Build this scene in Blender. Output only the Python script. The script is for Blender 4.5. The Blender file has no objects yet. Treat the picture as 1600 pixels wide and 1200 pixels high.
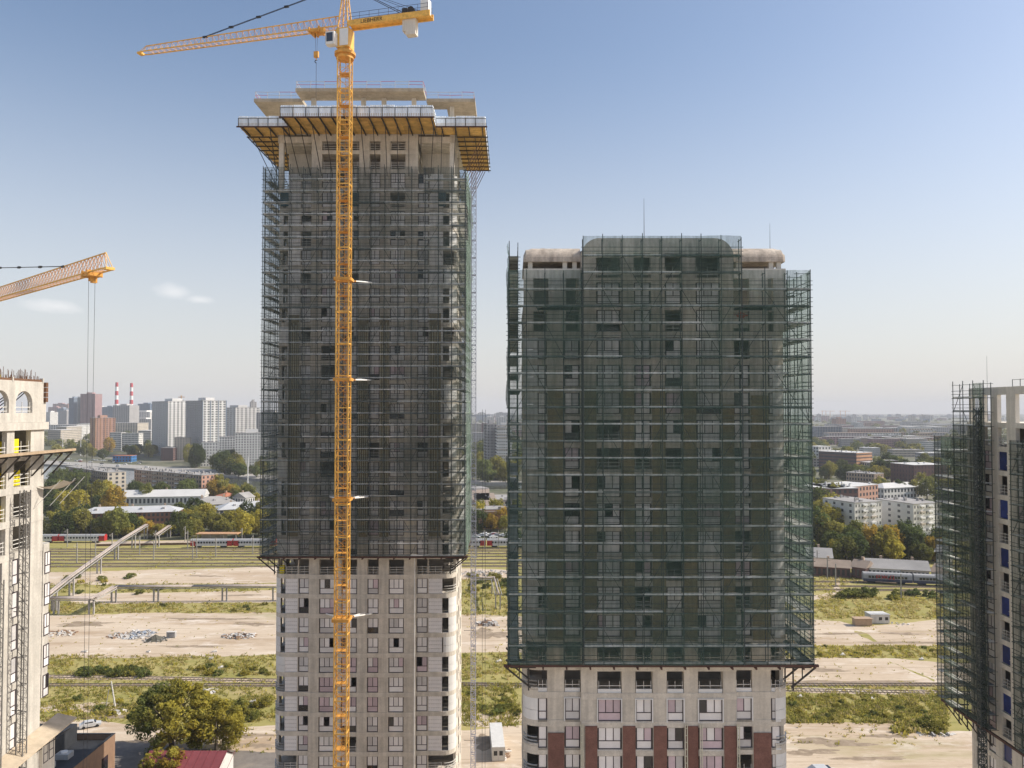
import bpy, math, random
import numpy as np
from mathutils import Vector, Matrix
R = math.radians
rnd = random.Random(7)
sc = bpy.context.scene
COL = sc.collection

# ---------------------------------------------------------------- camera
FPX, HZ, PITCH, SHIFT, CAMH = 1217.0, 640.0, R(1.5), 8.1, 70.0
cd = bpy.data.cameras.new('camera')
cam = bpy.data.objects.new('camera', cd); COL.objects.link(cam)
cam.location = (0, 0, CAMH); cam.rotation_euler = (R(90) + PITCH, 0, 0)
cd.sensor_width = 36; cd.lens = FPX / 1600 * 36; cd.shift_y = SHIFT / 1600
cd.clip_start = 0.5; cd.clip_end = 60000
sc.camera = cam
def P(u, v, Y):
    """the world point at distance Y that lies in direction (u, v)"""
    x = (u - 800) / FPX; y = (600 + SHIFT - v) / FPX
    d = (x, math.cos(PITCH) - y * math.sin(PITCH), math.sin(PITCH) + y * math.cos(PITCH))
    t = Y / d[1]
    return Vector((d[0] * t, Y, CAMH + d[2] * t))
def G(u, v, z=0.0):
    """the point at height z in direction (u, v)"""
    x = (u - 800) / FPX; y = (600 + SHIFT - v) / FPX
    d = (x, math.cos(PITCH) - y * math.sin(PITCH), math.sin(PITCH) + y * math.cos(PITCH))
    t = (z - CAMH) / d[2]
    return Vector((d[0] * t, d[1] * t, z))
def ZV(v, Y): return P(800, v, Y).z

# ---------------------------------------------------------------- world, sun, exposure
SUN_EL, SUN_AZ = 40.0, 84.0          # azimuth clockwise from +Y (the view direction)
world = bpy.data.worlds.new('World'); sc.world = world; world.use_nodes = True
wn, wl = world.node_tree.nodes, world.node_tree.links
wn.clear()
wo = wn.new('ShaderNodeOutputWorld'); bg = wn.new('ShaderNodeBackground')
sky = wn.new('ShaderNodeTexSky'); sky.sky_type = 'NISHITA'; sky.sun_disc = False
sky.sun_elevation = R(SUN_EL); sky.sun_rotation = R(SUN_AZ)
sky.altitude = 150; sky.air_density = 1.0; sky.dust_density = 2.2; sky.ozone_density = 1.6
bg.inputs['Strength'].default_value = 0.13
# two small fair-weather clouds low in the sky, given by direction
tc = wn.new('ShaderNodeTexCoord')
wnz = wn.new('ShaderNodeTexNoise'); wnz.inputs['Scale'].default_value = 26; wnz.inputs['Detail'].default_value = 7; wnz.inputs['Roughness'].default_value = .62
wmp = wn.new('ShaderNodeMapping'); wmp.inputs['Scale'].default_value = (1, 1, 1.9)
wl.new(tc.outputs['Generated'], wmp.inputs[0]); wl.new(wmp.outputs[0], wnz.inputs['Vector'])
def wmath(op, a, b=None, c=None):
    n = wn.new('ShaderNodeMath'); n.operation = op
    for i, x in enumerate((a, b, c)):
        if x is None: continue
        if isinstance(x, (int, float)): n.inputs[i].default_value = x
        else: wl.new(x, n.inputs[i])
    return n.outputs[0]
def cloud(u, v, ru, rv):
    d = (P(u, v, 1000.) - Vector((0, 0, CAMH))).normalized()
    s = wn.new('ShaderNodeVectorMath'); s.operation = 'SUBTRACT'; wl.new(tc.outputs['Generated'], s.inputs[0]); s.inputs[1].default_value = d
    k = wn.new('ShaderNodeVectorMath'); k.operation = 'MULTIPLY'; wl.new(s.outputs[0], k.inputs[0])
    k.inputs[1].default_value = (FPX / ru, FPX / ru, FPX / rv)
    L = wn.new('ShaderNodeVectorMath'); L.operation = 'LENGTH'; wl.new(k.outputs[0], L.inputs[0])
    return wmath('SUBTRACT', 1.0, L.outputs['Value'])
cm = wmath('MAXIMUM', wmath('MAXIMUM', cloud(86, 478, 46, 12), cloud(270, 455, 26, 13)), wmath('SUBTRACT', cloud(312, 468, 26, 8), .15))
cm = wmath('MULTIPLY_ADD', wmath('SUBTRACT', wnz.outputs['Fac'], .5), 1.5, cm)
mr = wn.new('ShaderNodeMapRange'); mr.inputs[1].default_value = .05; mr.inputs[2].default_value = .85; mr.inputs[3].default_value = 0; mr.inputs[4].default_value = .42
wl.new(cm, mr.inputs[0])
hs = wn.new('ShaderNodeHueSaturation'); hs.inputs['Saturation'].default_value = .99; hs.inputs['Value'].default_value = 1.0
tin = wn.new('ShaderNodeMixRGB'); tin.blend_type = 'MULTIPLY'; tin.inputs[0].default_value = 1; tin.inputs[2].default_value = (.995, .985, .975, 1); wl.new(sky.outputs[0], tin.inputs[1])
sep = wn.new('ShaderNodeSeparateXYZ'); wl.new(tc.outputs['Generated'], sep.inputs[0])      # hazy whitening towards the horizon, the same all round
hzf = wn.new('ShaderNodeMapRange'); hzf.interpolation_type = 'SMOOTHSTEP'; hzf.inputs[1].default_value = -.05; hzf.inputs[2].default_value = .46; hzf.inputs[3].default_value = .80; hzf.inputs[4].default_value = 0; wl.new(sep.outputs['Z'], hzf.inputs[0])
hzm = wn.new('ShaderNodeMixRGB'); wl.new(hzf.outputs[0], hzm.inputs[0]); wl.new(tin.outputs[0], hzm.inputs[1]); hzm.inputs[2].default_value = (4.95, 4.82, 4.74, 1)
wl.new(hzm.outputs[0], hs.inputs['Color'])
mxc = wn.new('ShaderNodeMixRGB'); wl.new(mr.outputs[0], mxc.inputs[0]); wl.new(hs.outputs[0], mxc.inputs[1]); mxc.inputs[2].default_value = (6.6, 6.5, 6.5, 1)
wl.new(mxc.outputs[0], bg.inputs[0]); wl.new(bg.outputs[0], wo.inputs[0])
sd = bpy.data.lights.new('sun', 'SUN'); sd.energy = 4.0; sd.angle = R(0.55); sd.color = (1.0, .93, .82)
sun = bpy.data.objects.new('sun', sd); COL.objects.link(sun)
to_sun = Vector((math.cos(R(SUN_EL)) * math.sin(R(SUN_AZ)), math.cos(R(SUN_EL)) * math.cos(R(SUN_AZ)), math.sin(R(SUN_EL))))
sun.rotation_euler = to_sun.to_track_quat('Z', 'Y').to_euler()
sun.location = (200, 60, 250)
vs = sc.view_settings; vs.view_transform = 'Standard'; vs.look = 'None'; vs.gamma = 1; vs.exposure = 0.36; vs.use_curve_mapping = False
sc.cycles.max_bounces = 6; sc.cycles.diffuse_bounces = 3; sc.cycles.glossy_bounces = 2; sc.cycles.transparent_max_bounces = 16
sc.cycles.volume_bounces = 0; sc.cycles.caustics_reflective = False; sc.cycles.caustics_refractive = False
sc.cycles.sample_clamp_indirect = 4.0

# ---------------------------------------------------------------- mesh builder
class MB:
    def __init__(s): s.v = []; s.f = []; s.m = []
    def quad(s, a, b, c, d, mi=0):
        n = len(s.v); s.v += [tuple(a), tuple(b), tuple(c), tuple(d)]; s.f.append((n, n+1, n+2, n+3)); s.m.append(mi)
    def tri(s, a, b, c, mi=0):
        n = len(s.v); s.v += [tuple(a), tuple(b), tuple(c)]; s.f.append((n, n+1, n+2)); s.m.append(mi)
    def box(s, x0, x1, y0, y1, z0, z1, mi=0):
        n = len(s.v)
        s.v += [(x0,y0,z0),(x1,y0,z0),(x1,y1,z0),(x0,y1,z0),(x0,y0,z1),(x1,y0,z1),(x1,y1,z1),(x0,y1,z1)]
        s.f += [(n,n+3,n+2,n+1),(n+4,n+5,n+6,n+7),(n,n+1,n+5,n+4),(n+1,n+2,n+6,n+5),(n+2,n+3,n+7,n+6),(n+3,n,n+4,n+7)]
        s.m += [mi]*6
        return s
    def bar(s, p, q, w, h=None, mi=0):
        p = Vector(p); q = Vector(q); h = h or w
        d = (q - p).normalized(); up = Vector((0,0,1)) if abs(d.z) < .95 else Vector((0,1,0))
        a = d.cross(up).normalized() * (w/2); b = a.cross(d).normalized() * (h/2)
        n = len(s.v)
        for c in (p, q): s.v += [tuple(c-a-b), tuple(c+a-b), tuple(c+a+b), tuple(c-a+b)]
        s.f += [(n+3,n+2,n+1,n),(n+4,n+5,n+6,n+7)] + [(n+i, n+(i+1)%4, n+4+(i+1)%4, n+4+i) for i in range(4)]
        s.m += [mi]*6
        return s
    def tube(s, p, q, r, n=8, r2=None, mi=0, caps=True):
        p = Vector(p); q = Vector(q); r2 = r if r2 is None else r2
        d = (q - p).normalized(); up = Vector((0,0,1)) if abs(d.z) < .95 else Vector((0,1,0))
        a = d.cross(up).normalized(); b = a.cross(d).normalized(); k = len(s.v)
        for c, rr in ((p, r), (q, r2)):
            for i in range(n):
                t = 2*math.pi*i/n; s.v.append(tuple(c + a*math.cos(t)*rr + b*math.sin(t)*rr))
        for i in range(n): s.f.append((k+i, k+(i+1)%n, k+n+(i+1)%n, k+n+i)); s.m.append(mi)
        if caps:
            s.f.append(tuple(k+i for i in reversed(range(n)))); s.f.append(tuple(k+n+i for i in range(n))); s.m += [mi, mi]
        return s
    def prism(s, poly, z0, z1, mi=0):
        n = len(poly); k = len(s.v)
        s.v += [(x, y, z0) for x, y in poly] + [(x, y, z1) for x, y in poly]
        s.f.append(tuple(k+i for i in reversed(range(n)))); s.f.append(tuple(k+n+i for i in range(n)))
        s.f += [(k+i, k+(i+1)%n, k+n+(i+1)%n, k+n+i) for i in range(n)]
        s.m += [mi]*(n+2)
        return s
    def mesh(s, name, mats):
        me = bpy.data.meshes.new(name); me.from_pydata(s.v, [], s.f)
        for m in (mats if isinstance(mats, (list, tuple)) else [mats]): me.materials.append(m)
        if any(s.m): me.polygons.foreach_set('material_index', s.m)
        return me
    def obj(s, name, mats, parent=None, loc=None, rz=0, smooth=False):
        me = s.mesh(name, mats)
        if smooth: me.polygons.foreach_set('use_smooth', [True]*len(me.polygons))
        return place(name, me, parent, loc, rz)
def place(name, me, parent=None, loc=None, rz=0, mat=None):
    o = bpy.data.objects.new(name, me); COL.objects.link(o)
    if parent is not None: o.parent = parent
    if loc is not None: o.location = loc
    if rz: o.rotation_euler = (0, 0, rz)
    if mat is not None:
        o.material_slots[0].link = 'OBJECT'; o.material_slots[0].material = mat
    return o
def tag(o, label=None, cat=None, group=None, kind=None):
    if label: o['label'] = label
    if cat: o['category'] = cat
    if group: o['group'] = group
    if kind: o['kind'] = kind
    return o
def thing(name, label, cat, loc=(0,0,0), rz=0, group=None):
    o = bpy.data.objects.new(name, None); COL.objects.link(o); o.empty_display_size = .5
    o.location = loc; o.rotation_euler = (0, 0, rz)
    return tag(o, label, cat, group)
def rrect(x0, x1, y0, y1, r, n=6):
    pts = []
    for cx, cy, a in ((x1-r, y0+r, -90), (x1-r, y1-r, 0), (x0+r, y1-r, 90), (x0+r, y0+r, 180)):
        for i in range(n+1):
            t = R(a + 90*i/n); pts.append((cx + r*math.cos(t), cy + r*math.sin(t)))
    return pts

# ---------------------------------------------------------------- materials
MATS = {}
def mat(name, col, rough=.85, var=.18, scale=.6, col2=None, metal=0, bump=0, streak=0, rand=0, fine=0, trans=0, spec=.3):
    """principled material; colour varies with noise in world space (col2 = colour of blotches)"""
    m = bpy.data.materials.new(name); m.use_nodes = True
    nt = m.node_tree; N, L = nt.nodes, nt.links; b = N['Principled BSDF']
    b.inputs['Roughness'].default_value = rough; b.inputs['Metallic'].default_value = metal
    b.inputs['Specular IOR Level'].default_value = spec
    g = N.new('ShaderNodeNewGeometry')
    nz = N.new('ShaderNodeTexNoise'); nz.inputs['Scale'].default_value = scale; nz.inputs['Detail'].default_value = 6; nz.inputs['Roughness'].default_value = .65
    L.new(g.outputs['Position'], nz.inputs['Vector'])
    cr = N.new('ShaderNodeValToRGB'); e = cr.color_ramp.elements
    c2 = col2 or tuple(c*(1-var) for c in col); c1 = col if col2 else tuple(min(1, c*(1+var)) for c in col)
    e[0].position = .33; e[1].position = .67; e[0].color = (*c2, 1); e[1].color = (*c1, 1)
    L.new(nz.outputs['Fac'], cr.inputs[0]); out = cr.outputs[0]
    def mult(out, fac_socket, lo, hi, a, bb):
        r = N.new('ShaderNodeMapRange'); r.inputs[1].default_value = a; r.inputs[2].default_value = bb; r.inputs[3].default_value = lo; r.inputs[4].default_value = hi
        L.new(fac_socket, r.inputs[0])
        x = N.new('ShaderNodeVectorMath'); x.operation = 'SCALE'; L.new(out, x.inputs[0]); L.new(r.outputs[0], x.inputs['Scale'])
        return x.outputs[0]
    if streak:
        mp = N.new('ShaderNodeMapping'); mp.inputs['Scale'].default_value = (1.6, 1.6, .12); L.new(g.outputs['Position'], mp.inputs[0])
        n2 = N.new('ShaderNodeTexNoise'); n2.inputs['Scale'].default_value = 1.0; n2.inputs['Detail'].default_value = 5; L.new(mp.outputs[0], n2.inputs['Vector'])
        out = mult(out, n2.outputs['Fac'], 1-streak, 1+streak*.5, .35, .62)
    if fine:
        n3 = N.new('ShaderNodeTexNoise'); n3.inputs['Scale'].default_value = scale*9; n3.inputs['Detail'].default_value = 4; L.new(g.outputs['Position'], n3.inputs['Vector'])
        out = mult(out, n3.outputs['Fac'], 1-fine, 1+fine, .32, .68)
    if rand:
        oi = N.new('ShaderNodeObjectInfo'); out = mult(out, oi.outputs['Random'], 1-rand, 1+rand, 0, 1)
    L.new(out, b.inputs['Base Color'])
    if bump:
        bp = N.new('ShaderNodeBump'); bp.inputs['Strength'].default_value = bump; bp.inputs['Distance'].default_value = .05
        L.new(nz.outputs['Fac'], bp.inputs['Height']); L.new(bp.outputs[0], b.inputs['Normal'])
    if trans:
        t = N.new('ShaderNodeBsdfTranslucent'); L.new(out, t.inputs[0]); mx = N.new('ShaderNodeMixShader'); mx.inputs[0].default_value = trans
        L.new(b.outputs[0], mx.inputs[1]); L.new(t.outputs[0], mx.inputs[2]); L.new(mx.outputs[0], N['Material Output'].inputs[0])
    MATS[name] = m
    return m
def net_mat(name, col, dens, var=.13):
    m = bpy.data.materials.new(name); m.use_nodes = True
    N, L = m.node_tree.nodes, m.node_tree.links
    N.remove(N['Principled BSDF'])
    d = N.new('ShaderNodeBsdfDiffuse'); t = N.new('ShaderNodeBsdfTranslucent'); a = N.new('ShaderNodeAddShader')
    tr = N.new('ShaderNodeBsdfTransparent'); mx = N.new('ShaderNodeMixShader'); m2 = N.new('ShaderNodeMixShader'); m2.inputs[0].default_value = .45
    d.inputs[0].default_value = (*col, 1); t.inputs[0].default_value = (*[c*1.15 for c in col], 1)
    L.new(d.outputs[0], m2.inputs[1]); L.new(t.outputs[0], m2.inputs[2])
    g = N.new('ShaderNodeNewGeometry'); nz = N.new('ShaderNodeTexNoise'); nz.inputs['Scale'].default_value = .35; nz.inputs['Detail'].default_value = 6
    mp = N.new('ShaderNodeMapping'); mp.inputs['Scale'].default_value = (1, 1, .35); L.new(g.outputs['Position'], mp.inputs[0]); L.new(mp.outputs[0], nz.inputs['Vector'])
    oi = N.new('ShaderNodeObjectInfo')
    r1 = N.new('ShaderNodeMapRange'); r1.inputs[1].default_value = .3; r1.inputs[2].default_value = .7; r1.inputs[3].default_value = dens-var; r1.inputs[4].default_value = dens+var; L.new(nz.outputs['Fac'], r1.inputs[0])
    r2 = N.new('ShaderNodeMath'); r2.operation = 'MULTIPLY_ADD'; L.new(oi.outputs['Random'], r2.inputs[0]); r2.inputs[1].default_value = var*1.1; L.new(r1.outputs[0], r2.inputs[2])
    n4 = N.new('ShaderNodeTexNoise'); n4.inputs['Scale'].default_value = 1.0; n4.inputs['Detail'].default_value = 3; mp4 = N.new('ShaderNodeMapping'); mp4.inputs['Scale'].default_value = (2.6, 2.6, .35); mp4.inputs['Rotation'].default_value = (.25, .15, 0)
    L.new(g.outputs['Position'], mp4.inputs[0]); L.new(mp4.outputs[0], n4.inputs['Vector'])      # folds and creases
    r5 = N.new('ShaderNodeMapRange'); r5.inputs[1].default_value = .35; r5.inputs[2].default_value = .65; r5.inputs[3].default_value = -.09; r5.inputs[4].default_value = .09; L.new(n4.outputs['Fac'], r5.inputs[0])
    r6 = N.new('ShaderNodeMath'); r6.operation = 'ADD'; r6.use_clamp = True; L.new(r2.outputs[0], r6.inputs[0]); L.new(r5.outputs[0], r6.inputs[1])
    L.new(r6.outputs[0], mx.inputs[0]); L.new(tr.outputs[0], mx.inputs[1]); L.new(m2.outputs[0], mx.inputs[2])
    L.new(mx.outputs[0], N['Material Output'].inputs[0])
    MATS[name] = m
    return m
CONC   = mat('concrete', (.56,.51,.435), .9, .13, .5, streak=.16, fine=.06)
CONC2  = mat('concrete_pale', (.66,.61,.53), .9, .08, .5, streak=.10, fine=.05)
CONCB  = mat('concrete_band', (.58,.53,.455), .9, .12, .9, streak=.12, fine=.08)
CONCW  = mat('concrete_white', (.50,.468,.415), .88, .10, .6, streak=.14, fine=.07)
INNER  = mat('interior_concrete', (.26,.235,.21), .95, .2, .6)  # darker copy of the concrete, room shade put into its colour
FRAME  = mat('window_frame', (.055,.042,.05), .5, .1)
PANE_W = mat('pane_film_white', (.74,.71,.69), .35, .06, 1.2, rand=.12, spec=.5)
PANE_G = mat('pane_film_grey', (.56,.54,.53), .3, .08, 1.2, rand=.15, spec=.5)
PANE_P = mat('pane_film_lilac', (.52,.41,.44), .35, .08, 1.2, rand=.15, spec=.5)
PANE_D = mat('pane_dark', (.02,.022,.026), .1, .2, 1.2, rand=.3, spec=.6)
PANEL  = mat('white_panel', (.70,.69,.67), .6, .06, .8, rand=.06)
FOAM   = mat('foam_board', (.78,.75,.73), .9, .05, 1.5, rand=.06)
WOOL   = mat('mineral_wool', (.26,.215,.13), .95, .15, .8, fine=.1, rand=.1)
BRICK  = mat('brick_cladding', (.185,.092,.072), .9, .16, 1.2, fine=.18, rand=.06)
PVC    = mat('tarpaulin', (.05,.10,.13), .5, .3, 1.0)
TUBE   = mat('scaffold_tube', (.07,.085,.085), .55, .15, 2, metal=.3)
TUBEL  = mat('scaffold_tube_pale', (.42,.44,.40), .5, .15, 2, metal=.4)
DECK   = mat('scaffold_deck', (.78,.78,.75), .8, .18, .9, rand=.15)
DECKD  = mat('scaffold_deck_worn', (.26,.28,.27), .85, .2, .9, rand=.2)
SLABM  = mat('darkened_slab_concrete', (.44,.375,.285), .9, .15, .5, streak=.1, fine=.08)  # concrete toned darker to offset bounce light on the slab undersides
RAIL   = mat('cladding_rail', (.58,.56,.44), .6, .1, 2)
PIPEW  = mat('guard_pipe', (.60,.58,.54), .5, .1, 2)
STEELR = mat('red_oxide_steel', (.085,.04,.03), .7, .2, 1)
STEELD = mat('dark_steel', (.05,.045,.04), .6, .2, 1)
PLY    = mat('formwork_plywood', (.62,.40,.13), .7, .2, .9, rand=.22, streak=.1)
CORR   = mat('corrugated_screen', (.78,.84,.90), .45, .1, .7, streak=.15, rand=.1, spec=.5)
NET1   = net_mat('scaffold_net_grey_green', (.12,.155,.145), .26)
NET1B  = net_mat('scaffold_net_grey_green_dense', (.125,.155,.145), .28)
NET4   = net_mat('scaffold_net_dark_green', (.09,.12,.10), .52)
NET2   = net_mat('scaffold_net_green', (.095,.155,.130), .35)
NETP   = net_mat('scaffold_net_sunlit', (.24,.32,.27), .45)  # paler copy of the net for sunny sides, sunlight put in its colour
YEL    = mat('crane_yellow', (.80,.455,.095), .55, .22, 1.6, fine=.14, spec=.4)
YELD   = mat('crane_orange', (.66,.33,.07), .6, .25, 1.2)
SALM   = mat('crane_lattice_faded', (.66,.40,.24), .55, .1, 1.2)
WHITEP = mat('white_paint', (.78,.77,.74), .5, .06, 1)
BLACK  = mat('black_rubber', (.02,.02,.022), .5, .2)
ROPE   = mat('steel_rope', (.06,.06,.07), .5, .1)
GLASSD = mat('cab_glass', (.03,.04,.06), .08, .1, spec=.8)
TAPER  = mat('barrier_tape_red', (.55,.05,.04), .6, .1)
YBAG   = mat('yellow_sacks', (.80,.66,.02), .7, .15, 2)
BLUE   = mat('blue_sheeting', (.012,.03,.17), .35, .35, 1.6, rand=.3, spec=.5)
MASTL  = mat('lilac_grey_mast', (.50,.50,.58), .5, .12, 2)
MASTG  = mat('galvanised_mast', (.20,.19,.175), .6, .15, 2)
RUST   = mat('rebar_rust', (.16,.085,.05), .8, .2, 3)
HAZE = 1.0e-4
# ================================================================ windows, towers
_mc = {}
def cached(key, fn):
    if key not in _mc: _mc[key] = fn()
    return _mc[key]
WH = 2.38                                   # window height
def frame_mesh(w, n, h):
    def f():
        b = MB(); t = .085; zt = h*.36
        b.box(0, t, 0, .1, 0, h); b.box(w-t, w, 0, .1, 0, h); b.box(t, w-t, 0, .1, h-t, h); b.box(t, w-t, 0, .1, 0, t)
        b.box(t, w-t, .005, .095, zt, zt+t)
        for i in range(1, n):
            x = w*i/n; b.box(x-t/2, x+t/2, .01, .09, zt+t, h-t)
        return b.mesh('window', FRAME)
    return cached(('fr', round(w,2), n, round(h,2)), f)
def pane_mesh(w, h, name='pane'):
    return cached((name, round(w,2), round(h,2)), lambda: MB().box(0, w, 0, .02, 0, h).mesh(name, PANE_W))
def window(root, x0, x1, z0, y, n, wts, h=WH, sill=None, axis='x', lowmat=None):
    """a framed window; wts = weights of white, grey, lilac, dark glass, missing pane"""
    w = x1 - x0
    o = place('window', frame_mesh(w, n, h), root, (x0, y, z0))
    if axis == 'y': o.rotation_euler = (0, 0, R(90))
    elif axis == '-y': o.rotation_euler = (0, 0, R(-90))
    t = .085; zt = h*.36; r = rnd.random(); base = rnd.choices([PANE_W, PANE_G, PANE_P], wts[:3])[0]
    for i in range(n):
        k = rnd.choices(range(5), wts)[0] if rnd.random() < .35 else -1
        if k == 4: continue
        m = base if k < 0 else (PANE_W, PANE_G, PANE_P, PANE_D)[k]
        a = w*i/n + (t if i == 0 else t/2); c = w*(i+1)/n - (t if i == n-1 else t/2)
        place('pane', pane_mesh(c-a-.01, h-t-zt-t-.01), o, (a+.005, .035, zt+t+.005), mat=m)
    k = rnd.random()
    m = lowmat or (base if k < .55 else PANE_W if k < .85 else PANE_G if k < .95 else PANE_D)
    place('lower_panel', pane_mesh(w-2*t-.01, zt-t-.01, 'lower_panel'), o, (t+.005, .035, t+.005), mat=m)
    if sill: place('sill', cached(('sill', round(w,2)), lambda: MB().box(-.06, w+.06, -.14, .05, 0, .16).mesh('sill', PANEL)), o, (0, 0, -.19))
    return o
def guard(root, x0, x1, z0, y, n=3, axis='x'):
    w = x1 - x0
    def f():
        b = MB()
        for i in range(n): b.bar((0, 0, .35+.38*i), (w, 0, .35+.38*i + .02), .07)
        for i in range(3): b.bar((w*(.04+.46*i), 0, 0), (w*(.04+.46*i), 0, 1.25), .05)
        return b.mesh('guard_rail', PIPEW)
    o = place('guard_rail', cached(('gd', round(w,2), n), f), root, (x0, y, z0))
    if axis == 'y': o.rotation_euler = (0, 0, R(90))
    elif axis == '-y': o.rotation_euler = (0, 0, R(-90))
    return o
def foam(root, x0, x1, z0, y):
    w = x1 - x0
    def f():
        b = MB()
        for i in range(4):
            z = i*.6
            b.box(0, w, 0, .12, z+.015, min(z+.585, WH)); 
            for j in range(6): b.box(w*(j+.35)/6, w*(j+.62)/6, -.012, .0, z+.5, z+.545, 1)
        b.box(.02, w-.02, .05, .14, 0, WH, 1)
        return b.mesh('insulation_panel', [FOAM, INNER])
    return place('insulation_panel', cached(('foam', round(w,2)), f), root, (x0, y, z0))
def corner_shell(root, hw, r, z0, h, sgn, a0=0, a1=90, m=PANEL, name='corner_panel', depth=None):
    def f():
        b = MB(); n = 7
        for i in range(n):
            p = []
            for t, rr in ((i, r), (i+1, r), (i+1, r-.16), (i, r-.16)):
                an = R(-90 + a0 + (a1-a0)*t/n); p.append((sgn*(hw-r + rr*math.cos(an)), r + rr*math.sin(an)))
            if sgn < 0: p = p[::-1]
            b.prism(p, 0, h*.45-.02); b.prism(p, h*.45+.02, h)
        return b.mesh(name, m)
    return place(name, cached(('cs', name, hw, r, round(h,2), sgn, a0, a1, m.name), f), root, (0, 0, z0))
def plan(hw, r, depth, c0, c1, fwd):
    """rounded rectangle whose middle steps forward by fwd"""
    p = rrect(-hw, hw, 0, depth, r)
    return p + [(c0, 0), (c0, -fwd), (c1, -fwd), (c1, 0)]

ST = 3.073
# ---------------------------------------------------------------- scaffolds
def run(root, o, a, n, length, depth, z0, z1, netmat, lift=1.85, bay=2.2, net=True, inner=True, deck=DECK, skipdeck=.05, tube=TUBE, decklen=5, brace=True, netk=3, ends=None, nbh=2):
    """one straight run of scaffold: o start point, a along, n outward (2d unit vectors)"""
    a = Vector((*a, 0)); n = Vector((*n, 0)); o = Vector((*o, 0))
    nb = max(1, round(length/bay)); bay = length/nb; nl = int((z1-z0)/lift)
    def pt(s, out, z): return tuple(o + a*s + n*out + Vector((0, 0, z)))
    for i in range(nb+1):
        j = rnd.uniform(-.05, .05)
        for out in ((depth, .25) if inner else (depth,)):
            MB().bar(pt(i*bay+j, out, z0-.05), pt(i*bay+j, out, z1 + (rnd.uniform(.0, .5) if out == depth else 0)), .075).obj('upright', tube, root)
    dm = {}
    for l in range(nl+1):
        z = z0 + l*lift
        if z > z1 - .3: break
        for zz in (z-.04, z+.95, z+.5):
            if zz < z1: MB().bar(pt(-.25, depth+.04, zz), pt(length+.25, depth+.04, zz), .055).obj('ledger', tube, root)
        i = -rnd.randint(0, decklen-1)
        while i < nb:
            e = min(nb, i+decklen); s = max(0, i)
            if rnd.random() > skipdeck:
                b = MB(); b.bar(pt(s*bay+.04, depth*.55, z+.03), pt(e*bay-.04, depth*.55, z+.03), depth*.8, .05)
                b.bar(pt(s*bay+.04, depth-.05, z+.10), pt(e*bay-.04, depth-.05, z+.10), .04, .17)
                b.obj('deck', deck if rnd.random() < .72 else DECKD, root)
            i = e
        if inner:
            for i in range(0, nb+1): pass
    # transoms across the depth: too many and too small to pick apart
    tb = MB()
    for l in range(nl+1):
        z = z0 + l*lift
        for i in range(nb+1): tb.bar(pt(i*bay, -.05, z-.06), pt(i*bay, depth+.06+rnd.uniform(0,.14), z-.06), .055)
    tag(tb.obj('transom', tube, root), kind='stuff')
    if brace:
        for i in range(nb):
            for l in range(0, nl-1, 2):
                if (i + l//2) % 2 and rnd.random() < .8:
                    s = (l//2 + i//2) % 2
                    key = ('br', tuple(a), tuple(n), round(bay,3), depth, lift, s, tube.name)
                    def f():
                        q0, q1 = (0, bay) if s else (bay, 0)
                        return MB().bar(tuple(a*q0+n*(depth-.06)), tuple(a*q1+n*(depth-.06)+Vector((0,0,2*lift))), .055).mesh('brace', tube)
                    place('brace', cached(key, f), root, tuple(o + a*(i*bay) + Vector((0,0,z0+l*lift))))
    if net:
        for i in range(0, nb, nbh):
            for l in range(0, nl+1, netk):
                s0, s1 = i*bay, min(nb, i+nbh)*bay; za, zb = z0+l*lift-.1, min(z1+.15, z0+(l+netk)*lift+.05)
                if zb - za < .4 or rnd.random() < .02: continue
                gx, gz = 6, 6; V = []; ph = rnd.uniform(0, 6.28); am = rnd.uniform(.04, .2); rows = []
                b = MB()
                for q in range(gz+1):
                    for p in range(gx+1):
                        bul = am*math.sin(math.pi*p/gx)*(1+.8*math.sin(3.1*q/gz*2+ph)) + .03*math.sin(p*2.3+q*1.7+ph)
                        b.v.append(pt(s0+(s1-s0)*p/gx, depth+.09+bul, za+(zb-za)*q/gz))
                for q in range(gz):
                    for p in range(gx):
                        k = q*(gx+1)+p; b.f.append((k, k+1, k+gx+2, k+gx+1)); b.m.append(0)
                b.obj('net_panel', netmat(za) if callable(netmat) else netmat, root, smooth=True)
def base_beams(root, x0, x1, y0, y1, z, side=1):
    """steel needle beams, ring beam and triangular consoles that carry the scaffold"""
    MB().box(x0-.5, x1+.5, y0-.12, y0+.12, z-.32, z-.06).obj('ring_beam', STEELR, root)
    for x, s in ((x0, -1), (x1, 1)):
        MB().box(x-.12, x+.12, y0-.3, y1, z-.35, z-.08).obj('ring_beam', STEELR, root)
    n = 13
    for i in range(n):
        x = x0 + 1.2 + (x1-x0-2.4)*i/(n-1)
        MB().bar((x, y0-.35, z-.42), (x, 1.5, z-.42), .16, .22).obj('needle_beam', STEELR, root)
    for x, s in ((x0, 1), (x1, -1)):
        for y in (y0+.2, .8, 5, 10):
            b = MB(); b.bar((x-s*.3, y, z-.4), (x+s*2.4, y, z-2.6), .16); b.bar((x+s*.2, y, z-.42), (x+s*3, y, z-.42), .16)
            b.bar((x+s*1.2, y, z-1.5), (x+s*1.2, y, z-.4), .1); b.bar((x+s*2.2, y, z-2.9), (x+s*2.2, y, z-.4), .14)
            b.obj('console', STEELD, root)

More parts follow.
